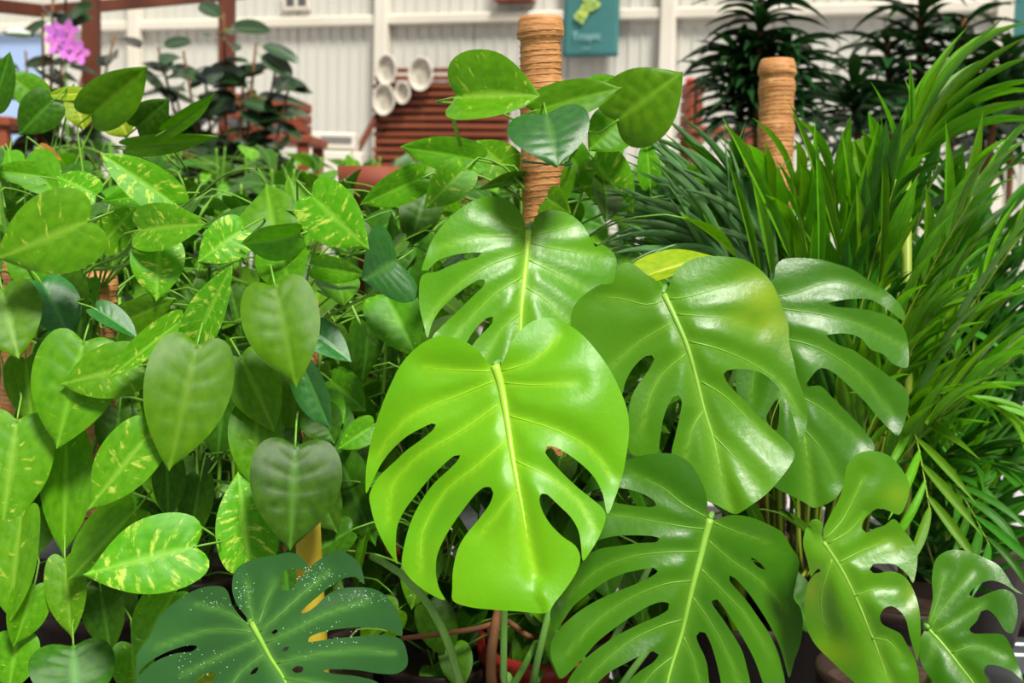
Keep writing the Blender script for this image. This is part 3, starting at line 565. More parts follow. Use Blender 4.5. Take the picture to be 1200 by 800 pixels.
def add_leaf(plant, B, T, w, mat, roll=0, fold=.2, curl=.35, var=0, Z=None, anchor=None, pet=True, label=None, name='leaf', pr=.0015, back=.05):
    Y = T-B; L = Y.length; yl = math.sin(curl)/curl if curl else 1; zl = (1-math.cos(curl))/curl if curl else 0
    if Z is None: Z = CAM-(B+T)/2
    Yn = Y.normalized(); Z = (Z-Yn*Z.dot(Yn)).normalized(); Z = Matrix.Rotation(roll, 3, Yn) @ Z
    # the bent leaf's tip lies below its base plane: turn it so that the tip still reaches T
    X = Yn.cross(Z); a = math.atan2(zl*w, yl*L); R = Matrix.Rotation(a*.9, 3, X)
    Yn2 = R @ Yn; Z2 = R @ Z; l = L/math.hypot(yl, zl*w/L)
    Mw = frame_mat(B, Yn2, Z2, w, l)
    Ml = Matrix.Translation(-plant.location) @ Mw
    o = link(name, get_leaf(mat, fold, curl, var), plant, Ml)
    if label: o['label'] = label
    if pet and anchor is not None:
        A = anchor; mid = (A+B)/2 - Yn*.02 + Vector((0, 0, .02)) - Z*.01
        b1 = B - Yn*back*.6 - Z*.012
        arr = crom([tuple(B+Yn*.004), tuple(B-Yn*.008-Z*.002), tuple(b1), tuple((b1+A)/2+Vector((0,0,.012))), tuple(A)], .02, False)
        inv = Mw.inverted(); mb = MB()
        rad = pr; t = MB(); t.tube([Vector(p) for p in arr], [rad*(.75+.5*i/(len(arr)-1)) for i in range(len(arr))], 6)
        mb.v = [inv @ p for p in t.v]; mb.f = t.f; mb.build('petiole', M['stem'], o)
    return o
def coir_pole(plant, top, bot, r, label=None, wires=()):
    O = plant.location; ax = (top-bot); L = ax.length; az = ax.normalized(); n = 40; k = int(L/.0055); v = []; x = az.orthogonal().normalized(); y = az.cross(x)
    for i in range(k+1):
        z = L*i/k; s = L-z
        rr = r*(1+.035*math.sin(z*62)+.02*math.sin(z*171+1)+.03*noise.noise(Vector((0, 0, z*30))))
        if s < .030: rr *= 1.05-.0*s
        elif s < .040: rr *= .93
        if s < .008: rr *= .9+.1*(s/.008)
        for j in range(n):
            a = 2*math.pi*j/n; q = rr*(1+.035*noise.noise(Vector((math.cos(a)*2, math.sin(a)*2, z*70)))+.02*noise.noise(Vector((math.cos(a)*9, math.sin(a)*9, z*200))))
            v.append(bot-O+az*z+(x*math.cos(a)+y*math.sin(a))*q)
    f = [(i*n+j, i*n+(j+1) % n, (i+1)*n+(j+1) % n, (i+1)*n+j) for i in range(k) for j in range(n)]+[tuple(range(k*n, k*n+n))]
    o = mesh_obj('coir_pole', v, f, M['coir'], plant)
    if label: o['label'] = label
    cb = MB(); turns = L/.009; m = int(turns*14); pts = []
    for i in range(m+1):
        t = i/m; a = t*turns*2*math.pi; z = L*t*.985+.0012*math.sin(a*.37); zz = z
        rr = r*(1.035+.035*math.sin(z*62)+.02*math.sin(z*171+1))*(1.05 if L-z < .03 else (.95 if L-z < .04 else 1))
        pts.append(bot-O+az*zz+(x*math.cos(a)+y*math.sin(a))*rr)
    cb.tube(pts, .00055, 3); q = cb.build('binding_cord', M['cord'], o)
    for px, py, d in wires:
        c = P(px, py, d); pts = []
        for i in range(25): a = 2*math.pi*i/24; pts.append(c-O+(x*math.cos(a)+y*math.sin(a))*r*1.14+az*.004*math.sin(a))
        w = MB(); w.tube(pts, .0016, 6); w.build('plant_tie', M['wire'], o)
    return o
def vine(plant, pts, r=.003):
    O = plant.location; arr = crom([tuple(p) for p in pts], .02, False); mb = MB(); mb.tube([Vector(a)-O for a in arr], r, 7); return mb.build('vine', M['stem'], plant)

# plants of the front row that carry the leaves named below
p1 = empty('pothos', base_at(112, 1.93), 'pothos on a short coir pole at left, under the largest variegated leaf', 'plant')
p2 = empty('pothos', base_at(352, 1.88), 'pothos with big hanging heart leaves on the coir pole left of the monstera', 'plant')
p3 = empty('pothos', base_at(655, 1.86), 'pothos climbing the tall coir pole that rises above the monstera', 'plant')
p5 = empty('pothos', base_at(10, 2.05), 'pothos at the left edge with a pole almost hidden by leaves', 'plant')
p6 = empty('pothos', base_at(225, 2.12), 'pothos between the two short coir poles, tangled and shaded', 'plant')
p7 = empty('pothos', base_at(480, 2.10), 'shaded pothos behind the left side of the bright monstera leaf', 'plant')
def poleaxis(pl, px, py, d): return P(px, py, d)
tops = {}
def mkpole(pl, px, py, d, r, lab, pxb=None, w=()):
    top = P(px, py, d); bot = Vector((pl.location.x, pl.location.y, BZ+.1))
    coir_pole(pl, top, bot, r, lab, w); tops[pl.name] = (top, bot)
mkpole(p1, 116, 318, 1.93, .0255, 'short coir pole')
mkpole(p2, 352, 352, 1.88, .026, 'short coir pole')
# the tall pole leans left at its top
mkpole(p3, 633, 20, 1.80, .0300, 'tall coir pole', None, [(641,190,1.803)])
mkpole(p5, 24, 306, 2.05, .026, 'coir pole')
def anchor_on(pl, B, drop=.03):
    if pl.name in tops:
        top, bot = tops[pl.name]; z = min(max(B.z-drop, bot.z+.03), top.z-.02); t = (z-bot.z)/(top.z-bot.z); q = bot+(top-bot)*t
    else: q = Vector((pl.location.x, pl.location.y, max(BZ+.2, B.z-.06)))
    dv = (B-q); dv.z = 0
    return q + (dv.normalized()*.024 if dv.length > 1e-5 else Vector((0,0,0)))
HL = [ # plant, base, tip, width px, depth, tip depth offset, roll, fold, curl, material
 (p5,(106,258),(-6,304),97,1.62,-.03,.05,.1,.3,'pothos_var'),
 (p1,(187,283),(183,353),62,1.66,-.02,0,.2,.3,'pothos_var'),
 (p5,(2,338),(22,420),82,1.66,-.03,.1,.2,.3,'pothos'),
 (p1,(48,330),(84,402),58,1.70,-.01,-.6,.3,.3,'pothos_blue'),
 (p1,(70,325),(95,375),60,1.73,0,.3,.3,.3,'pothos_dark'),
 (p1,(98,400),(66,526),100,1.62,-.03,.1,.15,.3,'pothos'),
 (p1,(166,428),(70,450),66,1.60,-.01,.2,.2,.4,'pothos_var'),
 (p1,(212,376),(127,443),32,1.57,-.02,.3,.5,.3,'pothos_var'),
 (p2,(228,403),(272,310),44,1.57,-.03,-.3,.5,.2,'pothos_var'),
 (p2,(231,404),(198,552),100,1.54,-.04,.05,.1,.3,'pothos_plain'),
 (p2,(322,334),(347,454),90,1.53,-.03,.0,.1,.35,'pothos_plain'),
 (p2,(282,418),(322,506),64,1.60,-.02,-.2,.2,.3,'pothos'),
 (p2,(325,288),(345,345),66,1.60,-.02,.2,.2,.3,'pothos'),
 (p1,(177,506),(102,598),68,1.52,-.02,.15,.2,.3,'pothos_var'),
 (p1,(230,640),(97,673),92,1.50,-.03,.15,.15,.35,'pothos_var'),
 (p2,(292,660),(279,552),72,1.54,.02,.1,.2,.3,'pothos_var'),
 (p2,(346,522),(340,645),106,1.52,-.03,.0,.1,.35,'pothos_dark'),
 (p2,(302,478),(298,572),62,1.60,-.02,.1,.2,.3,'pothos'),
 (p1,(78,512),(74,652),60,1.66,-.02,-.2,.3,.3,'pothos'),
 (p5,(20,492),(2,622),92,1.62,-.03,.1,.15,.3,'pothos_var'),
 (p5,(26,600),(12,728),60,1.60,-.03,.5,.4,.3,'pothos_var'),
 (p5,(40,686),(16,758),50,1.60,-.02,-.3,.3,.3,'pothos'),
 (p1,(76,655),(84,748),48,1.62,-.02,.2,.3,.3,'pothos_var'),
 (p1,(86,756),(90,838),96,1.56,-.04,0,.1,.3,'pothos_dark'),
 (p1,(205,694),(158,772),58,1.58,-.02,.1,.3,.3,'pothos'),
 (p1,(158,598),(78,682),66,1.60,-.02,-.1,.25,.3,'pothos'),
 (p1,(195,535),(197,610),40,1.62,-.01,-.2,.4,.3,'pothos_dark'),
 (p2,(286,268),(231,307),52,1.58,-.02,.2,.2,.4,'pothos_var'),
 (p2,(322,284),(312,214),76,1.60,.04,0,.15,.3,'pothos'),
 (p2,(350,275),(282,286),46,1.57,-.01,-.7,.4,.3,'pothos_plain'),
 (p2,(352,262),(338,205),30,1.66,.02,.5,.3,.3,'pothos'),
 (p2,(364,228),(432,292),70,1.58,-.02,.1,.15,.4,'pothos_var'),
 (p2,(360,250),(410,270),40,1.60,-.01,-.5,.3,.3,'pothos_var'),
 (p2,(466,305),(426,328),98,1.64,-.02,-.1,.3,.3,'pothos_blue'),
 (p7,(452,345),(488,418),66,1.72,-.02,0,.2,.3,'pothos'),
 (p1,(206,240),(116,178),50,1.68,-.02,.2,.4,.2,'pothos_var'),
 (p1,(163,270),(242,262),56,1.64,-.03,-.2,.3,.4,'pothos_var'),
 (p1,(205,226),(118,236),32,1.72,-.01,.3,.3,.3,'pothos'),
 (p1,(112,228),(66,206),40,1.76,.01,.2,.2,.3,'pothos_var'),
 (p1,(118,288),(160,240),42,1.70,.01,.1,.3,.3,'pothos_var'),
 (p5,(50,207),(-10,200),28,1.80,-.02,.3,.3,.3,'pothos'),
 (p1,(106,135),(174,78),60,1.95,-.02,.1,.25,.3,'pothos_plain'),
 (p5,(48,118),(6,84),40,2.0,-.02,.1,.2,.3,'pothos_plain'),
 (p6,(160,150),(198,116),44,2.0,-.02,.1,.2,.3,'pothos_dark'),
 (p6,(196,152),(252,110),22,1.95,-.02,.3,.4,.3,'pothos_plain'),
 (p5,(-8,125),(12,60),32,1.95,-.01,.1,.3,.3,'pothos_dark'),
 (p5,(62,118),(22,158),48,2.0,-.01,.1,.2,.3,'pothos_dark'),
 (p5,(97,110),(54,112),16,2.02,0,.5,.3,.2,'yleaf'),
 (p5,(90,118),(98,152),38,2.02,0,.1,.2,.3,'yleaf'),
 (p6,(140,140),(150,160),40,2.04,0,.1,.2,.3,'yleaf'),
 (p6,(150,172),(256,160),26,1.98,-.02,.4,.3,.3,'pothos_plain'),
 (p5,(48,172),(72,188),12,1.9,0,.1,.3,.3,'brownleaf'),
 (p3,(535,114),(634,112),84,1.66,-.02,-.45,.75,.15,'pothos_var'),
 (p3,(626,130),(730,102),46,1.66,-.01,-.35,.45,.25,'pothos_plain'),
 (p3,(722,142),(800,84),90,1.72,-.03,.05,.12,.3,'pothos'),
 (p3,(640,133),(653,194),96,1.62,-.05,.0,.12,.3,'pothos_blue'),
 (p3,(724,104),(676,98),28,1.76,0,.2,.3,.3,'pothos_var'),
 (p3,(728,142),(690,176),56,1.80,-.01,0,.2,.3,'pothos_plain'),
 (p3,(762,218),(757,158),28,1.86,0,.1,.3,.3,'pothos'),
 (p3,(774,212),(838,206),38,1.92,-.01,.1,.2,.3,'pothos'),
 (p3,(562,188),(468,172),42,1.78,-.02,.1,.3,.3,'pothos'),
 (p3,(496,208),(422,240),42,1.80,-.02,-.1,.3,.3,'pothos'),
 (p3,(602,206),(558,164),50,1.84,0,.1,.2,.3,'pothos_var'),
 (p3,(545,198),(498,244),46,1.76,-.02,.1,.3,.3,'pothos_var'),
 (p3,(695,186),(742,250),62,1.84,-.02,.1,.2,.3,'pothos_var'),
 (p3,(660,170),(690,215),44,1.86,-.02,.1,.2,.3,'pothos'),
 (p3,(715,160),(700,215),40,1.88,-.02,.1,.2,.3,'pothos_var'),
 (p3,(640,232),(668,250),40,1.80,-.02,.1,.2,.3,'pothos'),
 (p7,(500,225),(480,290),50,1.86,-.02,.1,.2,.3,'pothos_dark'),
 (p7,(540,230),(500,215),46,1.88,-.02,.1,.2,.3,'pothos'),
 (p7,(438,498),(396,526),34,1.70,-.01,.1,.3,.3,'pothos'),
 (p7,(400,540),(440,640),56,1.78,-.02,.1,.2,.3,'pothos_dark'),
 (p2,(362,385),(412,424),40,1.66,-.01,-.3,.3,.3,'pothos_blue'),
 (p2,(356,430),(388,504),40,1.64,-.01,.4,.4,.3,'pothos_blue'),
 (p2,(372,480),(392,520),50,1.72,-.01,.1,.2,.3,'pothos_dark'),
 (p1,(140,378),(206,350),42,1.66,-.01,.2,.2,.3,'pothos'),
 (p1,(112,362),(162,396),30,1.64,-.01,-.6,.4,.3,'pothos_blue'),
 (p2,(368,312),(430,322),32,1.66,-.01,.1,.4,.3,'pothos'),
 (p2,(235,560),(222,640),40,1.66,-.01,.1,.2,.3,'pothos_dark'),
 (p1,(30,420),(38,500),52,1.72,-.02,.1,.2,.3,'pothos'),
 (p1,(140,480),(135,545),50,1.72,-.01,.1,.2,.3,'pothos_dark'),
 (p2,(262,462),(255,540),50,1.72,-.01,.1,.2,.3,'pothos_dark'),
 (p2,(365,560),(395,625),52,1.74,-.01,.1,.2,.3,'pothos_dark'),
 (p1,(118,690),(130,765),50,1.66,-.01,.1,.2,.3,'pothos_dark'),
 (p1,(20,745),(10,812),56,1.60,-.01,.1,.2,.3,'pothos'),
 (p1,(155,755),(160,820),50,1.62,-.01,.1,.2,.3,'pothos'),
]
for i, (pl, b_, t_, w, d, dt, roll, fold, curl, mt) in enumerate(HL):
    B = P(b_[0], b_[1], d); T = P(t_[0], t_[1], d+dt); Wd = w/F*d/(1.0 if abs(roll) < .3 else math.cos(roll*.8))
    add_leaf(pl, B, T, Wd, mt, roll, fold, curl, i % 4, anchor=anchor_on(pl, B), pr=.0017)
# leaves that fill each pothos plant behind the ones in front
def fill(pl, n, z0, z1, rmin, rmax, mats, size=(.06, .10), seed=0, petl=True, front=-9):
    r = random.Random(seed)
    for i in range(n):
        a = r.uniform(0, 2*math.pi); z = r.uniform(z0, z1); rad = r.uniform(rmin, rmax)
        c = Vector((pl.location.x, pl.location.y, 0)); out = Vector((math.cos(a), max(front, math.sin(a)), 0))
        B = c+out*rad+Vector((0, 0, z)); L = r.uniform(*size); top = (z-z0)/(z1-z0)
        Y = (out*r.uniform(.3, .9)+Vector((r.uniform(-.5,.5), r.uniform(-.5,.5), -1.1+1.1*top*r.random()))).normalized()
        Z = (out*.7+Vector((r.uniform(-.3,.3), -.35+r.uniform(-.3,.3), .8)))
        add_leaf(pl, B, B+Y*L, L*r.uniform(.62, .78), r.choice(mats), r.uniform(-.4, .4), r.choice((.1,.2,.3)), r.choice((.2,.3,.5)), r.randrange(3), Z=Z, anchor=c+Vector((0,0,z-r.uniform(.02,.06)))+out*.02, pet=petl, pr=.0014)
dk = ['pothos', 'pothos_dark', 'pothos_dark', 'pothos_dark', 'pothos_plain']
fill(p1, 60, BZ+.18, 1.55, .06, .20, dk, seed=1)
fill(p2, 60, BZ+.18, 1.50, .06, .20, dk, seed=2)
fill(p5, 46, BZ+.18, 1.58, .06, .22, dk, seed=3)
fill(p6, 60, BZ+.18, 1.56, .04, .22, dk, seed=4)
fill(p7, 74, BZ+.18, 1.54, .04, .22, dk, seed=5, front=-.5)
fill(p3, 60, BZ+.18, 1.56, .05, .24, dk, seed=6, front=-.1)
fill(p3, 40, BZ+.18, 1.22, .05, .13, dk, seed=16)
for pl in (p1, p2, p5, p3):
    pot(pl, .10, .16, M['pot_dark']); top, bot = tops[pl.name]
    for k in range(3):
        pts = []
        for i in range(12):
            t = i/11*(.66 if pl is p3 else .93); q = bot+(top-bot)*t; a = k*2.1+t*5; pts.append(q+Vector((math.cos(a), math.sin(a), 0))*.030)
        vine(pl, pts, .0028)
for pl in (p6, p7):
    pot(pl, .10, .16, M['pot_dark'])
    for k in range(4):
        c = pl.location; a = k*1.6
        vine(pl, [c+Vector((.03*math.cos(a), .03*math.sin(a), .14)), c+Vector((.05*math.cos(a+.5), .05*math.sin(a+.5), .4)), c+Vector((.04*math.cos(a+1), .04*math.sin(a+1), .75))], .003)
p8 = empty('pothos', base_at(520, 1.80), 'low shaded pothos under the bright monstera leaf', 'plant'); pot(p8, .08, .13, M['pot_dark'])
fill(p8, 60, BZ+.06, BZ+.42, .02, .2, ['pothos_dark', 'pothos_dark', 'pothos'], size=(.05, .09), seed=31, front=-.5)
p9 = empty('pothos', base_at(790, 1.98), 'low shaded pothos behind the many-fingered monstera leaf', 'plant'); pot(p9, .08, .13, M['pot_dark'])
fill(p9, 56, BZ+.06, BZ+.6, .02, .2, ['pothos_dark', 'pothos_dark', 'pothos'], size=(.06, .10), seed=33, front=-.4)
# long visible stems
for pts in ([(385,250),(402,330),(420,385),(440,420),(458,450)], [(240,282),(200,290),(165,285)],):
    pass
vine(p2, [P(440,405,1.74), P(425,385,1.74), P(405,340,1.76), P(395,300,1.78)], .0022)
vine(p2, [P(375,375,1.7), P(420,352,1.68), P(452,335,1.66), P(470,320,1.65)], .002)
vine(p2, [P(372,340,1.72), P(400,352,1.70), P(440,345,1.68)], .002)
vine(p2, [P(275,470,1.76), P(272,520,1.75), P(274,560,1.74), P(272,640,1.76)], .0024)
vine(p2, [P(231,505,1.74), P(231,560,1.74), P(230,612,1.74)], .002)
vine(p2, [P(208,563,1.70), P(240,561,1.70), P(272,567,1.72)], .002)
vine(p1, [P(78,340,1.75), P(110,312,1.74), P(140,300,1.72), P(163,270,1.66)], .0024)
vine(p1, [P(97,315,1.76), P(130,314,1.74), P(160,305,1.7), P(185,288,1.67)], .0022)
vine(p3, [P(540,171,1.70), P(534,150,1.69), P(529,130,1.67), P(535,114,1.66)], .0028)
vine(p3, [P(612,212,1.82), P(590,216,1.82), P(565,220,1.82), P(535,222,1.80)], .003)

# yellowed sheath standing behind the dark leaf
yc = MB(); pts = [P(362,600,1.60), P(362,660,1.60), P(366,720,1.61), P(372,800,1.62), P(376,850,1.62)]
yc.tube([p-m2.location for p in pts], [.014, .017, .017, .016, .014], 14); yc.build('yellowed_sheath', M['yellow'], m2)
yl = MB(); pts = [P(212,790,1.5), P(230,800,1.5), P(260,808,1.5)]
add_leaf(m2, P(265,770,1.46), P(215,808,1.46), .03, 'yleaf', pet=False, name='yellow_leaf')
# ---------------------------------------------------------------- blades: palms and grasses
def blade_mesh(name, mat, n=9, bend=.5, fold=.35, shape=1.0, w=1.0):
    v = []; f = []
    for i in range(n+1):
        t = i/n; hw = .5*w*(math.sin(math.pi*min(1, (t*.93+.07)))**.7)*(1 if t < .5 else (1-((t-.5)/.5)**2.2*.75)) if i < n else .005
        if i == 0: hw = .12*w
        a = bend*t; y = math.sin(a)/bend; z = -(1-math.cos(a))/bend
        for s in (-1, 0, 1): v.append((s*hw, y+abs(s)*hw*fold*math.sin(a)*.1, z+abs(s)*hw*fold*.1*shape))
    for i in range(n):
        for j in (0, 1): a = i*3+j; f.append((a, a+1, a+4, a+3))
    me = bpy.data.meshes.new(name); me.from_pydata(v, [], f); me.materials.append(mat); me.shade_smooth(); me.update(); return me
def bm_matrix(B, Y, Z, w, l):
    Y = Y.normalized(); Z = (Z-Y*Z.dot(Y)).normalized(); X = Y.cross(Z)
    return Matrix(((X.x*w, Y.x*l, Z.x*l, B.x), (X.y*w, Y.y*l, Z.y*l, B.y), (X.z*w, Y.z*l, Z.z*l, B.z), (0,0,0,1)))
# blade_mesh z scaled with length; fold relief is set small accordingly
PB = {k: [blade_mesh('leaflet', M[k], bend=b_, fold=.9) for b_ in (.25, .6, 1.0)] for k in ('palm', 'palm_dark', 'grass', 'bgdark')}
def frond(plant, pts, n, L, w, mk, seed, t0=.22, joined=False, spread=.75, vshape=.45, facing=None):
    r = random.Random(seed); O = plant.location; arr = [Vector(a) for a in crom([tuple(p) for p in pts], .02, False)]; k = len(arr)
    mb = MB(); mb.tube([a-O for a in arr], [.0034*(1-.75*i/(k-1)) for i in range(k)], 7); fr = mb.build('frond', M['cane'], plant)
    J = MB()
    for i in range(n):
        t = t0+(1-t0)*(i+.5)/n; x = t*(k-1); i0 = min(int(x), k-2); q = arr[i0].lerp(arr[i0+1], x-i0); tg = (arr[i0+1]-arr[i0]).normalized()
        up = Vector((0,0,1)) if facing is None else facing
        sd_ = tg.cross(up); sd_ = sd_.normalized() if sd_.length > .05 else Vector((1,0,0)); nn = sd_.cross(tg).normalized()
        s = 1 if i % 2 else -1; sp = spread*(1-.45*t)*r.uniform(.85, 1.15)
        Y = tg*math.cos(sp)+sd_*s*math.sin(sp)+nn*vshape*r.uniform(.5, 1.2); Z = nn-sd_*s*.35
        l = L*(1-.35*abs(t-.5)*2)*r.uniform(.85, 1.12); ww = w*r.uniform(.85, 1.15)
        Mx = bm_matrix(q-O, Y, Z, ww, l); me = PB[mk][r.choice((0, 0, 1, 1, 2))]
        if joined: J.add([Mx @ v.co for v in me.vertices], [tuple(p.vertices) for p in me.polygons])
        else: link('leaflet', me, fr, Mx)
    if joined: J.build('leaflets', M[mk], fr)['kind'] = 'stuff'
    return fr
pa = empty('areca_palm', base_at(960, 2.05, BZ), 'areca palm with bright upright leaflets at right of the monstera', 'plant')
pb = empty('areca_palm', base_at(1150, 2.35, BZ), 'areca palm with arching drooping fronds at the right edge', 'plant')
pot(pa, .13, .2, M['pot_dark']); pot(pb, .13, .2, M['pot_dark'])
r = random.Random(11)
FR = [ # mid px, tip px, depth mid, depth tip
 ((930,380),(862,225),2.05,1.95),((960,380),(930,215),2.1,2.05),((990,370),(975,200),2.0,1.95),((1020,370),(1040,200),2.0,1.9),
 ((1050,350),(1100,190),2.1,2.05),((1080,380),(1170,200),2.05,2.0),((1100,420),(1240,220),2.0,1.95),((1040,420),(1140,230),1.9,1.8),
 ((1000,400),(1050,210),1.92,1.85),((960,400),(890,210),1.98,1.9),((1020,500),(1120,330),1.95,1.88),((1070,520),(1220,400),1.95,1.85)]
for i, (m_, t_, dm, dt_) in enumerate(FR):
    b0 = pa.location+Vector((r.uniform(-.07,.09), r.uniform(-.05,.05), .17)); q1 = P(940+ (m_[0]-940)*.3, 640, 2.05)
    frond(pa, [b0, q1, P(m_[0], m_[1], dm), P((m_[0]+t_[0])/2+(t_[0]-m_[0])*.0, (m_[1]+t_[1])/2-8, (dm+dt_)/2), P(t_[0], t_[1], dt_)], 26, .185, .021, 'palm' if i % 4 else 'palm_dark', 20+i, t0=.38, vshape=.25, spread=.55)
FR2 = [((1090,470),(1220,520),2.1,1.95),((1100,540),(1250,600),2.1,1.9),((1080,600),(1190,520),2.1,2.0),((1120,400),(1260,330),2.2,2.0),((1090,560),(1160,640),2.05,1.85),
 ((1150,330),(1260,250),2.4,2.3),((1060,480),(1090,600),2.0,1.85),((1130,260),(1230,180),2.5,2.4),((1140,610),(1260,660),2.1,2.0),((1010,560),(1070,500),2.2,2.1)]
for i, (m_, t_, dm, dt_) in enumerate(FR2):
    b0 = pb.location+Vector((r.uniform(-.09,.05), r.uniform(-.05,.05), .17)); 
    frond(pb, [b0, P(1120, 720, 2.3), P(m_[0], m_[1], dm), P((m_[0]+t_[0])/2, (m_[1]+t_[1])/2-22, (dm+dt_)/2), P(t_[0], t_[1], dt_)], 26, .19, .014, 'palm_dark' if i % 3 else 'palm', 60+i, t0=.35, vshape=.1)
for i in range(44):
    O = pa.location; x = r.uniform(-.17, .12); y = r.uniform(-.08, .06); mb = MB(); rr = r.uniform(.0022, .006)
    mb.tube([Vector((x*.7, y*.7, .17)), Vector((x, y, .42)), Vector((x*1.4+r.uniform(-.02,.02), y*1.2, .68))], rr, 8); mb.build('cane', M['cane'], pa)
for i in range(22):                    # shaded fronds deeper in the clump
    mx = r.uniform(1060, 1190); my = r.uniform(250, 560); dd = r.uniform(2.35, 2.6)
    b0 = pb.location+Vector((r.uniform(-.12,.08), r.uniform(-.02,.1), .17)); tx = mx+r.uniform(-30, 130); ty = my-r.uniform(-40, 120)
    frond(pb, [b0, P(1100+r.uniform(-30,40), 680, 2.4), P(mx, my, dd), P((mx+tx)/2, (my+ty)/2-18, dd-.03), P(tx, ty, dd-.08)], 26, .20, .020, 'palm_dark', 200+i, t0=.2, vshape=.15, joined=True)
# arching blades at the upper right and the blue-green clump
PL = [blade_mesh('blade', M['palm'], bend=b_, fold=.9) for b_ in (.5, .9, 1.3)]
PG = [blade_mesh('blade', M['grass'], bend=b_, fold=.9) for b_ in (.5, .9, 1.2)]
def blade_at(plant, B, T, w, me_list, bend_i, up=Vector((0,0,1)), arch=.0):
    O = plant.location; Y = T-B; L = Y.length; bend = {0:.5, 1:.9, 2:1.25}[bend_i] if me_list is PG else {0:.5, 1:.9, 2:1.3}[bend_i]
    yl = math.sin(bend)/bend; zl = (1-math.cos(bend))/bend; Yn = Y.normalized(); Z = up-Yn*up.dot(Yn); Z.normalize(); X = Yn.cross(Z)
    a = math.atan2(zl, yl); R = Matrix.Rotation(a, 3, X); l = L/math.hypot(yl, zl)
    return link('blade', me_list[bend_i], plant, bm_matrix(B-O, R @ Yn, R @ Z, w, l))
g1 = empty('ribbon_grass', base_at(1075, 2.0, BZ), 'arching long-bladed grass clump at upper right in front of dark palm', 'plant')
pot(g1, .10, .18, M['pot_dark'])
mb = MB(); mb.tube([(0, 0, .15), (0, .01, .4), tuple(P(1062, 210, 2.0)-g1.location)], .008, 8); mb.build('stalk', M['cane'], g1)
for x, y, dd, w, bi in ((1180,18,1.95,.024,0),(1135,30,2.0,.020,0),(1120,52,1.95,.018,0),(1215,38,1.9,.016,1),(1230,60,1.9,.012,1),(1240,92,1.85,.011,2),(1235,108,1.85,.012,2),(1250,125,1.85,.012,2),(1090,78,2.0,.02,0),(1060,92,2.0,.022,0),(1020,95,2.0,.018,0),(1210,25,2.1,.012,1),(1150,70,2.05,.016,1),(1066,70,1.9,.01,0),(1250,150,1.9,.012,2)):
    blade_at(g1, P(1060+r.uniform(-14,14), 200+r.uniform(-20,25), 2.0), P(x, y, dd), w, PL, bi)
g2 = empty('ribbon_grass', base_at(880, 1.95, BZ), 'clump of fine blue-green arching blades between tall coir pole and palm', 'plant')
pot(g2, .09, .16, M['pot_dark'])
mb = MB(); mb.tube([(0, 0, .14), (0, .01, .35), tuple(P(890, 380, 1.95)-g2.location)], .012, 8); mb.build('stalk', M['cane'], g2)
rg = random.Random(4)
for i in range(105):
    a = rg.random(); tx = 690+a*rg.uniform(60, 260); ty = 255-a*110+rg.uniform(-30, 60); 
    B = P(850+rg.uniform(-25, 60), 330+rg.uniform(-30, 50), 1.95+rg.uniform(-.05, .08))
    blade_at(g2, B, P(tx, ty, 1.9+rg.uniform(-.12, .12)), rg.uniform(.0028, .0055), PG, rg.choice((0, 1, 1)))
for x, y, w in ((700,222,.012),(690,240,.013),(728,230,.009),(745,200,.008),(715,262,.008),(760,186,.008),(705,285,.010),(735,310,.012),(760,300,.014)):
    blade_at(g2, P(850+rg.uniform(-15,15), 330+rg.uniform(-20,20), 1.9), P(x, y, 1.8), w, PG, 1)
for x0, y0, x1, y1, w in ((925,300,845,135,.018),(985,300,925,120,.016),(948,270,955,140,.014),(985,290,1030,140,.012),(890,330,850,180,.012),(1035,300,1075,205,.026),(1030,330,1032,130,.012),(1000,250,985,150,.014),(1105,300,1108,140,.016),(1120,260,1152,130,.018),(905,320,880,205,.016),(1085,320,1085,215,.018),(1010,320,1003,215,.018),(960,330,955,160,.013)):
    blade_at(pa, P(x0, y0, 1.9), P(x1, y1, 1.84), w, PL, 0, up=Vector((0,-1,.3)))
# yellow-green leaf over C
add_leaf(m1, P(760,322,1.74), P(850,300,1.80), .075, 'yleaf', -1.0, .3, .3, 1, pet=False, name='yellow_leaf')
# ---------------------------------------------------------------- second tall coir pole plant
p4 = empty('pothos', base_at(912, 2.5), 'coir pole plant with broad leaves standing behind the areca palm', 'plant'); pot(p4, .10, .16, M['pot_dark'])
mkpole(p4, 911, 70, 2.5, .0345, 'coir pole rising behind the palm')
fill(p4, 40, BZ+.2, 1.62, .06, .24, dk, seed=9, size=(.09, .14))
# ---------------------------------------------------------------- rows of pothos behind
protos = []
for s in range(3):
    q = empty('pothos', (0, 0, BZ)); pot(q, .10, .16, M['pot_dark'] if s else M['terra']); rr = random.Random(40+s)
    for k in range(3):
        a = k*2.1; vine(q, [Vector((.03*math.cos(a), .03*math.sin(a), BZ+.14)), Vector((.06*math.cos(a+.5), .06*math.sin(a+.5), BZ+.4)), Vector((.05*math.cos(a+1), .05*math.sin(a+1), BZ+.8))], .003)
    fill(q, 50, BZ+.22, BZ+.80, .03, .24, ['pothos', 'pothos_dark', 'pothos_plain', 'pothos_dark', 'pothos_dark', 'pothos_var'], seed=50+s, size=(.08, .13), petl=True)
    protos.append(q)
def copy_tree(o, parent=None):
    c = o.copy(); C.objects.link(c)
    if parent: c.parent = parent
    for ch in list(o.children): copy_tree(ch, c)
    return c
spots = []
for row, (d, h, xs) in enumerate(((2.55, .03, (-20, 150, 310, 470, 640, 790)), (3.1, .08, (40, 200, 350, 500, 660, 800, 1010)), (3.8, .12, (-30, 120, 260, 390, 520, 680)), (4.6, .17, (60, 190, 320, 440, 560, 700)))):
    for i, x in enumerate(xs): spots.append((x+r.uniform(-12, 12), d+r.uniform(-.12, .12), h, row, r.uniform(-.06, .02)))
used = set()
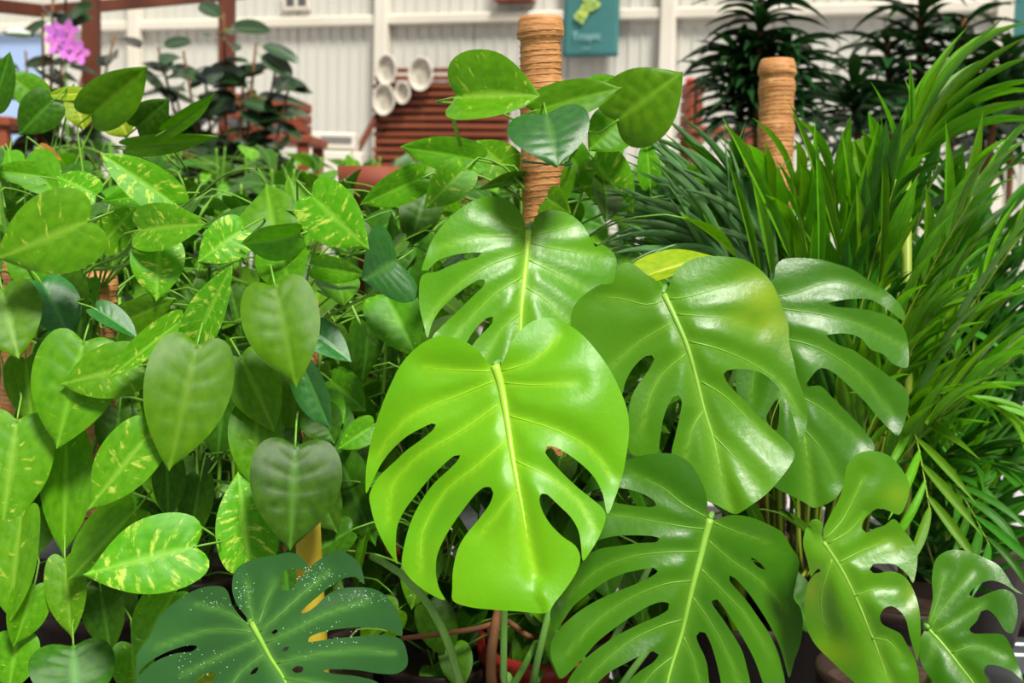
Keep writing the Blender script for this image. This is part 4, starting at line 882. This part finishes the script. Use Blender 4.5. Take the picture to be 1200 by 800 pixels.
rowname = ['first', 'second', 'third', 'fourth']
def where(x):
    for lim, txt in ((10, 'cut by the left edge'), (95, 'under the pink orchid'), (135, 'in line with the first pergola post'), (175, 'just right of the first pergola post'), (230, 'midway between the pergola posts'),
                     (290, 'in line with the second pergola post'), (335, 'under the second wooden crate'), (372, 'just right of the wooden crates'), (420, 'under the blank cream wall'),
                     (490, 'under the woven trays'), (545, 'under the slatted rack'), (600, 'just left of the tall coir pole'), (680, 'hidden behind the tall coir pole'),
                     (740, 'under the teal banner'), (812, 'between the banner and the red tag'), (900, 'in front of the tall dark dracaena')):
        if x < lim: return txt
    return 'behind the areca palm'
for i, (x, d, h, row, dz) in enumerate(spots):
    s = i % 3
    if s not in used: o = protos[s]; used.add(s)
    else: o = copy_tree(protos[s])
    p = P(x, 400, d); o.location = (p.x, p.y, BZ+h+dz); o.rotation_euler = (0, 0, r.uniform(0, 6.28)) if row else (0, 0, r.uniform(0, 6.28))
    tag(o, 'pothos plant in the %s row behind, %s' % (rowname[row], where(x)), 'plant', 'pothos plants in the rows behind')

# ---------------------------------------------------------------- benches
def bench(x0, x1, y0, y1, z, label, sl=.09):
    e = empty('plant_bench', ((x0+x1)/2, (y0+y1)/2, 0), label, 'bench'); O = e.location
    for yy in (y0, y1): mb = MB(); mb.box(((0, yy-O.y, z-.03)), (x1-x0, .04, .04), None, .004); mb.build('rail', M['metal'], e, False)
    for xx in (x0+.05, x1-.05):
        for yy in (y0+.03, y1-.03): mb = MB(); mb.box((xx-O.x, yy-O.y, (z-.05)/2), (.04, .04, z-.05), None, .004); mb.build('leg', M['tealpost'], e, False)
    me = None; n = int((x1-x0)/sl)
    for i in range(n):
        if me is None: mb = MB(); mb.box((0, 0, 0), (sl*.82, y1-y0+.04, .018), None, .003); o = mb.build('slat', M['metal'], e, False); me = o.data
        else: o = link('slat', me, e)
        o.location = (x0-O.x+sl*(i+.5), 0, z-.010)
bench(-1.35, .98, 1.42, 2.30, BZ, 'slatted metal bench carrying the front row of plants')
bench(-1.75, 1.02, 2.36, 3.35, BZ-.0, 'slatted metal bench carrying the middle rows of plants')
bench(-2.2, .52, 3.45, 4.80, BZ+.02, 'slatted metal bench carrying the farthest pothos rows')
# ---------------------------------------------------------------- things behind
# wooden shelter: posts and top beams
def vert(px, py, d): p = P(px, py, d); return Vector((p.x, p.y, 0))
sh = empty('wooden_pergola', vert(107, 60, 5.4), 'dark brown wooden pergola frame at upper left', 'pergola'); O = sh.location
zt = P(107, 10, 5.4).z; a = vert(107, 60, 5.4); b_ = vert(266, 60, 5.9); c_ = vert(-60, 10, 4.6)
mb = MB(); mb.box(a-O+Vector((0,0,1.25)), (.066, .066, 2.5), None, .005); mb.build('post', M['wood'], sh, False)
mb = MB(); mb.box(b_-O+Vector((0,0,1.3)), (.068, .068, 2.6), None, .005); mb.build('post', M['wood'], sh, False)
k1 = P(50, 13, 5.35)-O; k2 = P(290, -8, 5.95)-O; k3 = P(-80, -2, 4.9)-O
mb = MB(); mb.beam(k1, k2, .05, .05, bev=.004); mb.build('beam', M['wood'], sh, False)
mb = MB(); mb.beam(k3, k1, .05, .05, bev=.004); mb.build('beam', M['wood'], sh, False)
# slatted rack leaning by the wall with round trays
u0, z0 = onwall(438, 190, .4); u1, z1 = onwall(598, 76, .4)
rk = empty('slatted_rack', (0,0,0), 'reddish-brown wooden slatted rack standing against the cream wall', 'rack'); rk.matrix_world = WM @ Matrix.Translation((u0, -.4, 0))
w_ = u1-u0
for x in (.03, w_*.36, w_*.68, w_-.03): mb = MB(); mb.box((x, .02, z1/2), (.05, .04, z1), None, .004); mb.build('upright', M['rackback'], rk, False)
ns = 26; me = None
for i in range(ns):
    z = z1-.03-i*.052
    if me is None: mb = MB(); mb.box((0, 0, 0), (w_, .022, .030), None, .004); o = mb.build('slat', M['slat'], rk, False); me = o.data
    else: o = link('slat', me, rk)
    o.location = (w_/2+r.uniform(-.01,.01), -.012+r.uniform(-.004,.004), z); o.rotation_euler = (r.uniform(-.15,.15), r.uniform(-.006,.006), 0)
mb = MB(); mb.box((w_/2, .05, z1/2+.3), (w_-.02, .012, z1-.8)); mb.build('back_board', M['rackback'], rk, False)
for px, py, wd, hh, lab in ((455,82,23,36,'round pale woven tray hanging top left of the rack'),(495,87,28,40,'largest round pale woven tray hanging near the rack top'),(452,117,25,37,'round pale woven tray hanging lower left below the top one'),(474,109,17,26,'smallest round tray hanging between the other three')):
    u, z = onwall(px, py, .46); R_ = (onwall(px+wd/2, py, .46)[0]-u); Rz = (onwall(px, py-hh/2, .46)[1]-z)
    e = empty('woven_tray', (0,0,0), lab, 'tray'); e.matrix_world = WM @ Matrix.Translation((u, -.46, z)) @ Matrix.Diagonal((1,1,1,1))
    prof = [(0, -.002), (.5, -.002), (.8, .0), (.9, -.03), (1.0, -.034), (1.0, -.022), (.93, -.012), (.84, .014), (0, .012)]
    n = 28; v = []; 
    for rr, yy in prof:
        for j in range(n): a = 2*math.pi*j/n; v.append((R_*rr*math.cos(a), yy, Rz*rr*math.sin(a)))
    f = [(i*n+j, i*n+(j+1) % n, (i+1)*n+(j+1) % n, (i+1)*n+j) for i in range(len(prof)-1) for j in range(n)]
    mesh_obj('tray_body', v, f, M['tray'], e)
    mb = MB(); mb.tube([(R_*.97*math.cos(t*math.pi/14), -.032, Rz*.97*math.sin(t*math.pi/14)) for t in range(29)], .006, 6); mb.build('rim', M['trim'], e)
    mb = MB(); mb.tube([(0, .0, Rz*.9), (0, .02, Rz*1.08)], .004, 5); mb.build('hook', M['grey'], e)
# leaning stick
mb = MB(); a = P(418,178,8.3); b_ = P(446,128,8.6); dlt = (b_-a).normalized(); a2 = a-dlt*((a.z-0.02)/dlt.z)
mb.tube([a2, a, b_], .022, 8); o = mb.build('wooden_pole', M['wood'], None); tag(o, 'brown wooden pole leaning beside the slatted rack', 'pole')
# white box and wooden crates
def crate(px0, px1, py0, py1, d, mat, label, name='wooden_crate'):
    a = P(px0, py1, d); b_ = P(px1, py0, d); w = (b_-a).x; h = b_.z-a.z; e = empty(name, Vector((a.x+w/2, a.y, a.z)), label, 'crate')
    nb = 3
    for s, yy in ((1, -.12), (-1, .12)):
        for k in range(nb): mb = MB(); mb.box((0, yy, h*(k+.5)/nb), (w, .014, h/nb*.86), None, .003); mb.build('board', mat, e, False)
    for s in (-1, 1):
        for k in range(nb): mb = MB(); mb.box((s*(w/2-.01), 0, h*(k+.5)/nb), (.014, .23, h/nb*.86), None, .003); mb.build('board', mat, e, False)
        mb = MB(); mb.box((s*(w/2-.03), -.13, h/2), (.03, .012, h)); mb.build('batten', mat, e, False)
    mb = MB(); mb.box((0, 0, .008), (w-.02, .23, .014)); mb.build('base', mat, e, False)
    lm = MB()
    return e
# a display table carries them
def table(px0, px1, py, d, label, dep=.5):
    a = P(px0, py, d); b_ = P(px1, py, d); z = a.z; cx = (a.x+b_.x)/2; w = abs(b_.x-a.x); e = empty('display_table', (cx, a.y, 0), label, 'table')
    mb = MB(); mb.box((0, 0, z-.02), (w, dep, .035), None, .005); mb.build('tabletop', M['orange'], e, False)
    for sx in (-1, 1):
        for sy in (-1, 1): mb = MB(); mb.box((sx*(w/2-.04), sy*(dep/2-.04), (z-.04)/2), (.05, .05, z-.04), None, .004); mb.build('leg', M['orange'], e, False)
    return z
table(225, 375, 157, 5.8, 'reddish wooden display table behind the pothos rows at left')
crate(322, 361, 120, 156, 5.8, M['orange'], 'orange-brown wooden crate beside the rubber plant leaves')
crate(268, 306, 112, 156, 5.9, M['orange'], 'orange-brown wooden crate right behind the second pergola post')
table(-60, 40, 138, 5.0, 'red-brown wooden table at the far left behind the pothos')
table(800, 880, 150, 6.3, 'small orange wooden table behind the tall dracaena')
crate(800, 820, 100, 149, 6.3, M['orange'], 'upright orange wooden box under the red label')
mb = MB(); q = P(812, 98, 6.2); mb.box(q, (.07, .012, .05), None, .002); mb.box(q+Vector((0, .01, -.06)), (.008, .008, .12)); o = mb.build('price_tag', M['red'], None, False); tag(o, 'small red tag card standing above the orange box', 'sign')
e = empty('white_box', P(393, 166, 7.6), 'low white plastic box with dark slot near the foot of the wall', 'box')
mb = MB(); mb.box((0, 0, .0), (.26, .2, .10), None, .01); mb.build('casing', M['trim'], e, False)
mb = MB(); mb.box((.02, -.103, .01), (.18, .012, .03)); mb.build('slot', M['grey'], e, False)
zz = e.location.z; mb = MB(); mb.box((0, 0, -.06-(zz-.06)/2), (.34, .24, zz-.06), None, .01); mb.build('plinth', M['trim'], e, False)

# rubber plants on the left
rp = crom([(0,0),(.22,.06),(.40,.22),(.48,.45),(.42,.68),(.24,.88),(.08,.96),(0,1.0)], .02, False)
RM = [leaf_mesh('leaf', M['rubber'], f_, c_, .02, .0, .02, rows=12, cols=4, prof=rp, seed=s) for s, (f_, c_) in enumerate(((.3, .2), (.5, .4), (.2, .5)))]
def rubber(name, px, d, stems, n, label, box, seed, L=(.14, .2)):
    r = random.Random(seed); c = vert(px, 200, d); e = empty(name, c, label, 'plant'); pot(e, .14, .26, M['pot_dark'])
    tips = []
    for (sx, sy) in stems:
        T = P(sx, sy, d+r.uniform(-.1, .1)); pts = bez((0, 0, .24), Vector(((T-c).x*.2, (T-c).y*.2, T.z*.6)), T-c, 10)
        mb = MB(); mb.tube(pts, [.011-.0006*i for i in range(11)], 8); mb.build('stem', M['woody'], e); tips.append(pts)
    for i in range(n):
        pts = tips[i % len(tips)]; k = min(9, int(10*(.62+.40*(i//len(tips)+1)/(n/len(tips)+1)))); q = pts[k].lerp(pts[min(k+1, 10)], r.random())
        a = r.uniform(0, 6.28); Y = Vector((math.cos(a), math.sin(a), r.uniform(-.6, .5))).normalized(); l = r.uniform(*L)
        B = q+Y*.03; Z = Vector((r.uniform(-.6,.6), r.uniform(-1.4,-.2), .8))
        lf = link('leaf', r.choice(RM), e, frame_mat(B, Y, Z, l*r.uniform(.42, .55), l))
        mb = MB(); mb.tube([q, B+Y*.004], .0025, 5); mb.build('leaf_stalk', M['stem'], e)
    return e
rubber('rubber_plant', 270, 5.2, [(300,50),(262,15),(215,60),(322,85),(240,85),(185,55),(338,105),(205,105),(285,95)], 150, 'rubber plant with dark bluish-sheened leaves by the second pergola post', None, 3, (.14, .21))
rubber('rubber_plant', 52, 5.15, [(50,15),(30,60),(62,-5),(60,95),(95,90),(78,-12),(135,40),(40,95)], 90, 'dark-leaved shrub at upper left below the pergola corner', None, 8, (.12, .19))
# pink orchid by the post
oc = empty('orchid', vert(78, 150, 4.8), 'pink flowering orchid left of the first pergola post', 'plant'); pot(oc, .07, .7, M['white']); O = oc.location
mb = MB(); T = P(70, 32, 4.8)-O; mb.tube(bez((0, 0, .62), (0.02, 0, T.z*.95), T, 10), .004, 6); mb.build('flower_stem', M['stem'], oc)
rr = random.Random(2)
for cx, cy in ((66,40),(76,48),(84,58),(70,52),(92,62),(80,38)):
    c = P(cx, cy, 4.75)-O; fl_ = MB()
    for k in range(5):
        a = k*1.2566+rr.random()*.3; d1 = Vector((math.cos(a), -.25, math.sin(a))); d2 = Vector((-math.sin(a), 0, math.cos(a)))
        fl_.add([c, c+d1*.022+d2*.016, c+d1*.042+d2*.010, c+d1*.048, c+d1*.042-d2*.010, c+d1*.022-d2*.016], [(0,1,2,3,4,5)])
    fl_.tube([c, c+Vector((0, -.02, 0))], [.006, .003], 6); fl_.build('flower', M['pink'], oc)
for k in range(5):
    a = k*1.3; Y = Vector((math.cos(a), math.sin(a), .35)); link('leaf', RM[k % 3], oc, frame_mat(Vector((0, 0, .6)), Y, Vector((0,0,1)), .05, .16))
# dracaenas at the back right
def dracaena(px, d, heads, label, nl, L, seed, w=.026, stemr=.012):
    r = random.Random(seed); c = vert(px, 200, d); e = empty('dracaena', c, label, 'plant'); pot(e, .16, .3, M['pot_dark'])
    for (hx, hy0, hy1) in heads:
        T = P(hx, hy1, d+r.uniform(-.15, .15))-c; mb = MB(); pts = bez((0, 0, .28), (T.x*.5, T.y*.5, T.z*.5), T, 12); mb.tube(pts, stemr, 8); mb.build('stem', M['woody'], e)
        z0 = (P(hx, hy0, d)-c).z
        for i in range(nl):
            z = z0+(T.z-z0)*(i/nl); t = z/T.z; q = pts[min(12, max(0, int(t*12)))].lerp(T, 0); q = Vector((T.x*t, T.y*t, z))
            a = i*2.4+r.uniform(-.3,.3); Y = Vector((math.cos(a), math.sin(a), r.uniform(-.1, .55)+.3*(i/nl))).normalized(); l = L*r.uniform(.7, 1.1)
            link('leaf', PB['bgdark'][r.choice((1, 2, 2))], e, bm_matrix(q, Y, Vector((0, 0, 1)), w*r.uniform(.8, 1.2), l))
    return e
dracaena(895, 3.9, [(893,125,-40),(868,150,60),(925,150,50)], 'tall dark dracaena rising above the second coir pole', 120, .21, 5, .032)
dracaena(1090, 4.3, [(1080,130,-10),(1040,150,50),(1130,150,20),(1180,150,60),(1000,170,100)], 'dark broad-leaved dracaena behind the arching grass at upper right', 64, .26, 6, .038)
dracaena(1190, 4.6, [(1190,170,90),(1150,190,100)], 'low dark dracaena under the right banner', 60, .24, 7, .036)
# dark pot on the floor seen beyond the last leaf
e = empty('plant_pot', P(1195, 745, 2.6)-Vector((0, 0, .0)), 'dark brown pot rim at the lower right edge', 'pot'); e.location.z = .0
zz = P(1195, 690, 2.6).z
mb = MB(); mb.lathe([(0, 0), (.10, 0), (.13, zz-.06), (.14, zz-.06), (.145, zz), (.13, zz), (.125, zz-.08), (0, zz-.08)], 28); mb.build('pot_body', M['pot_dark'], e)
mb = MB(); mb.lathe([(.125, zz-.075), (0, zz-.06)], 20); mb.build('soil', M['soil'], e)

e = empty('terracotta_planter', P(440, 240, 2.80), 'tall terracotta planter rim glimpsed between leaves left of the tall coir pole', 'planter'); zz = P(440, 196, 2.80).z; e.location.z = BZ
mb = MB(); h = zz-BZ; mb.lathe([(0, 0), (.045, 0), (.065, h-.07), (.08, h-.06), (.084, h), (.072, h), (.068, h-.06), (0, h-.06)], 30); mb.build('planter_body', M['terra'], e)
mb = MB(); mb.lathe([(.067, h-.055), (0, h-.045)], 20); mb.build('soil', M['soil'], e)
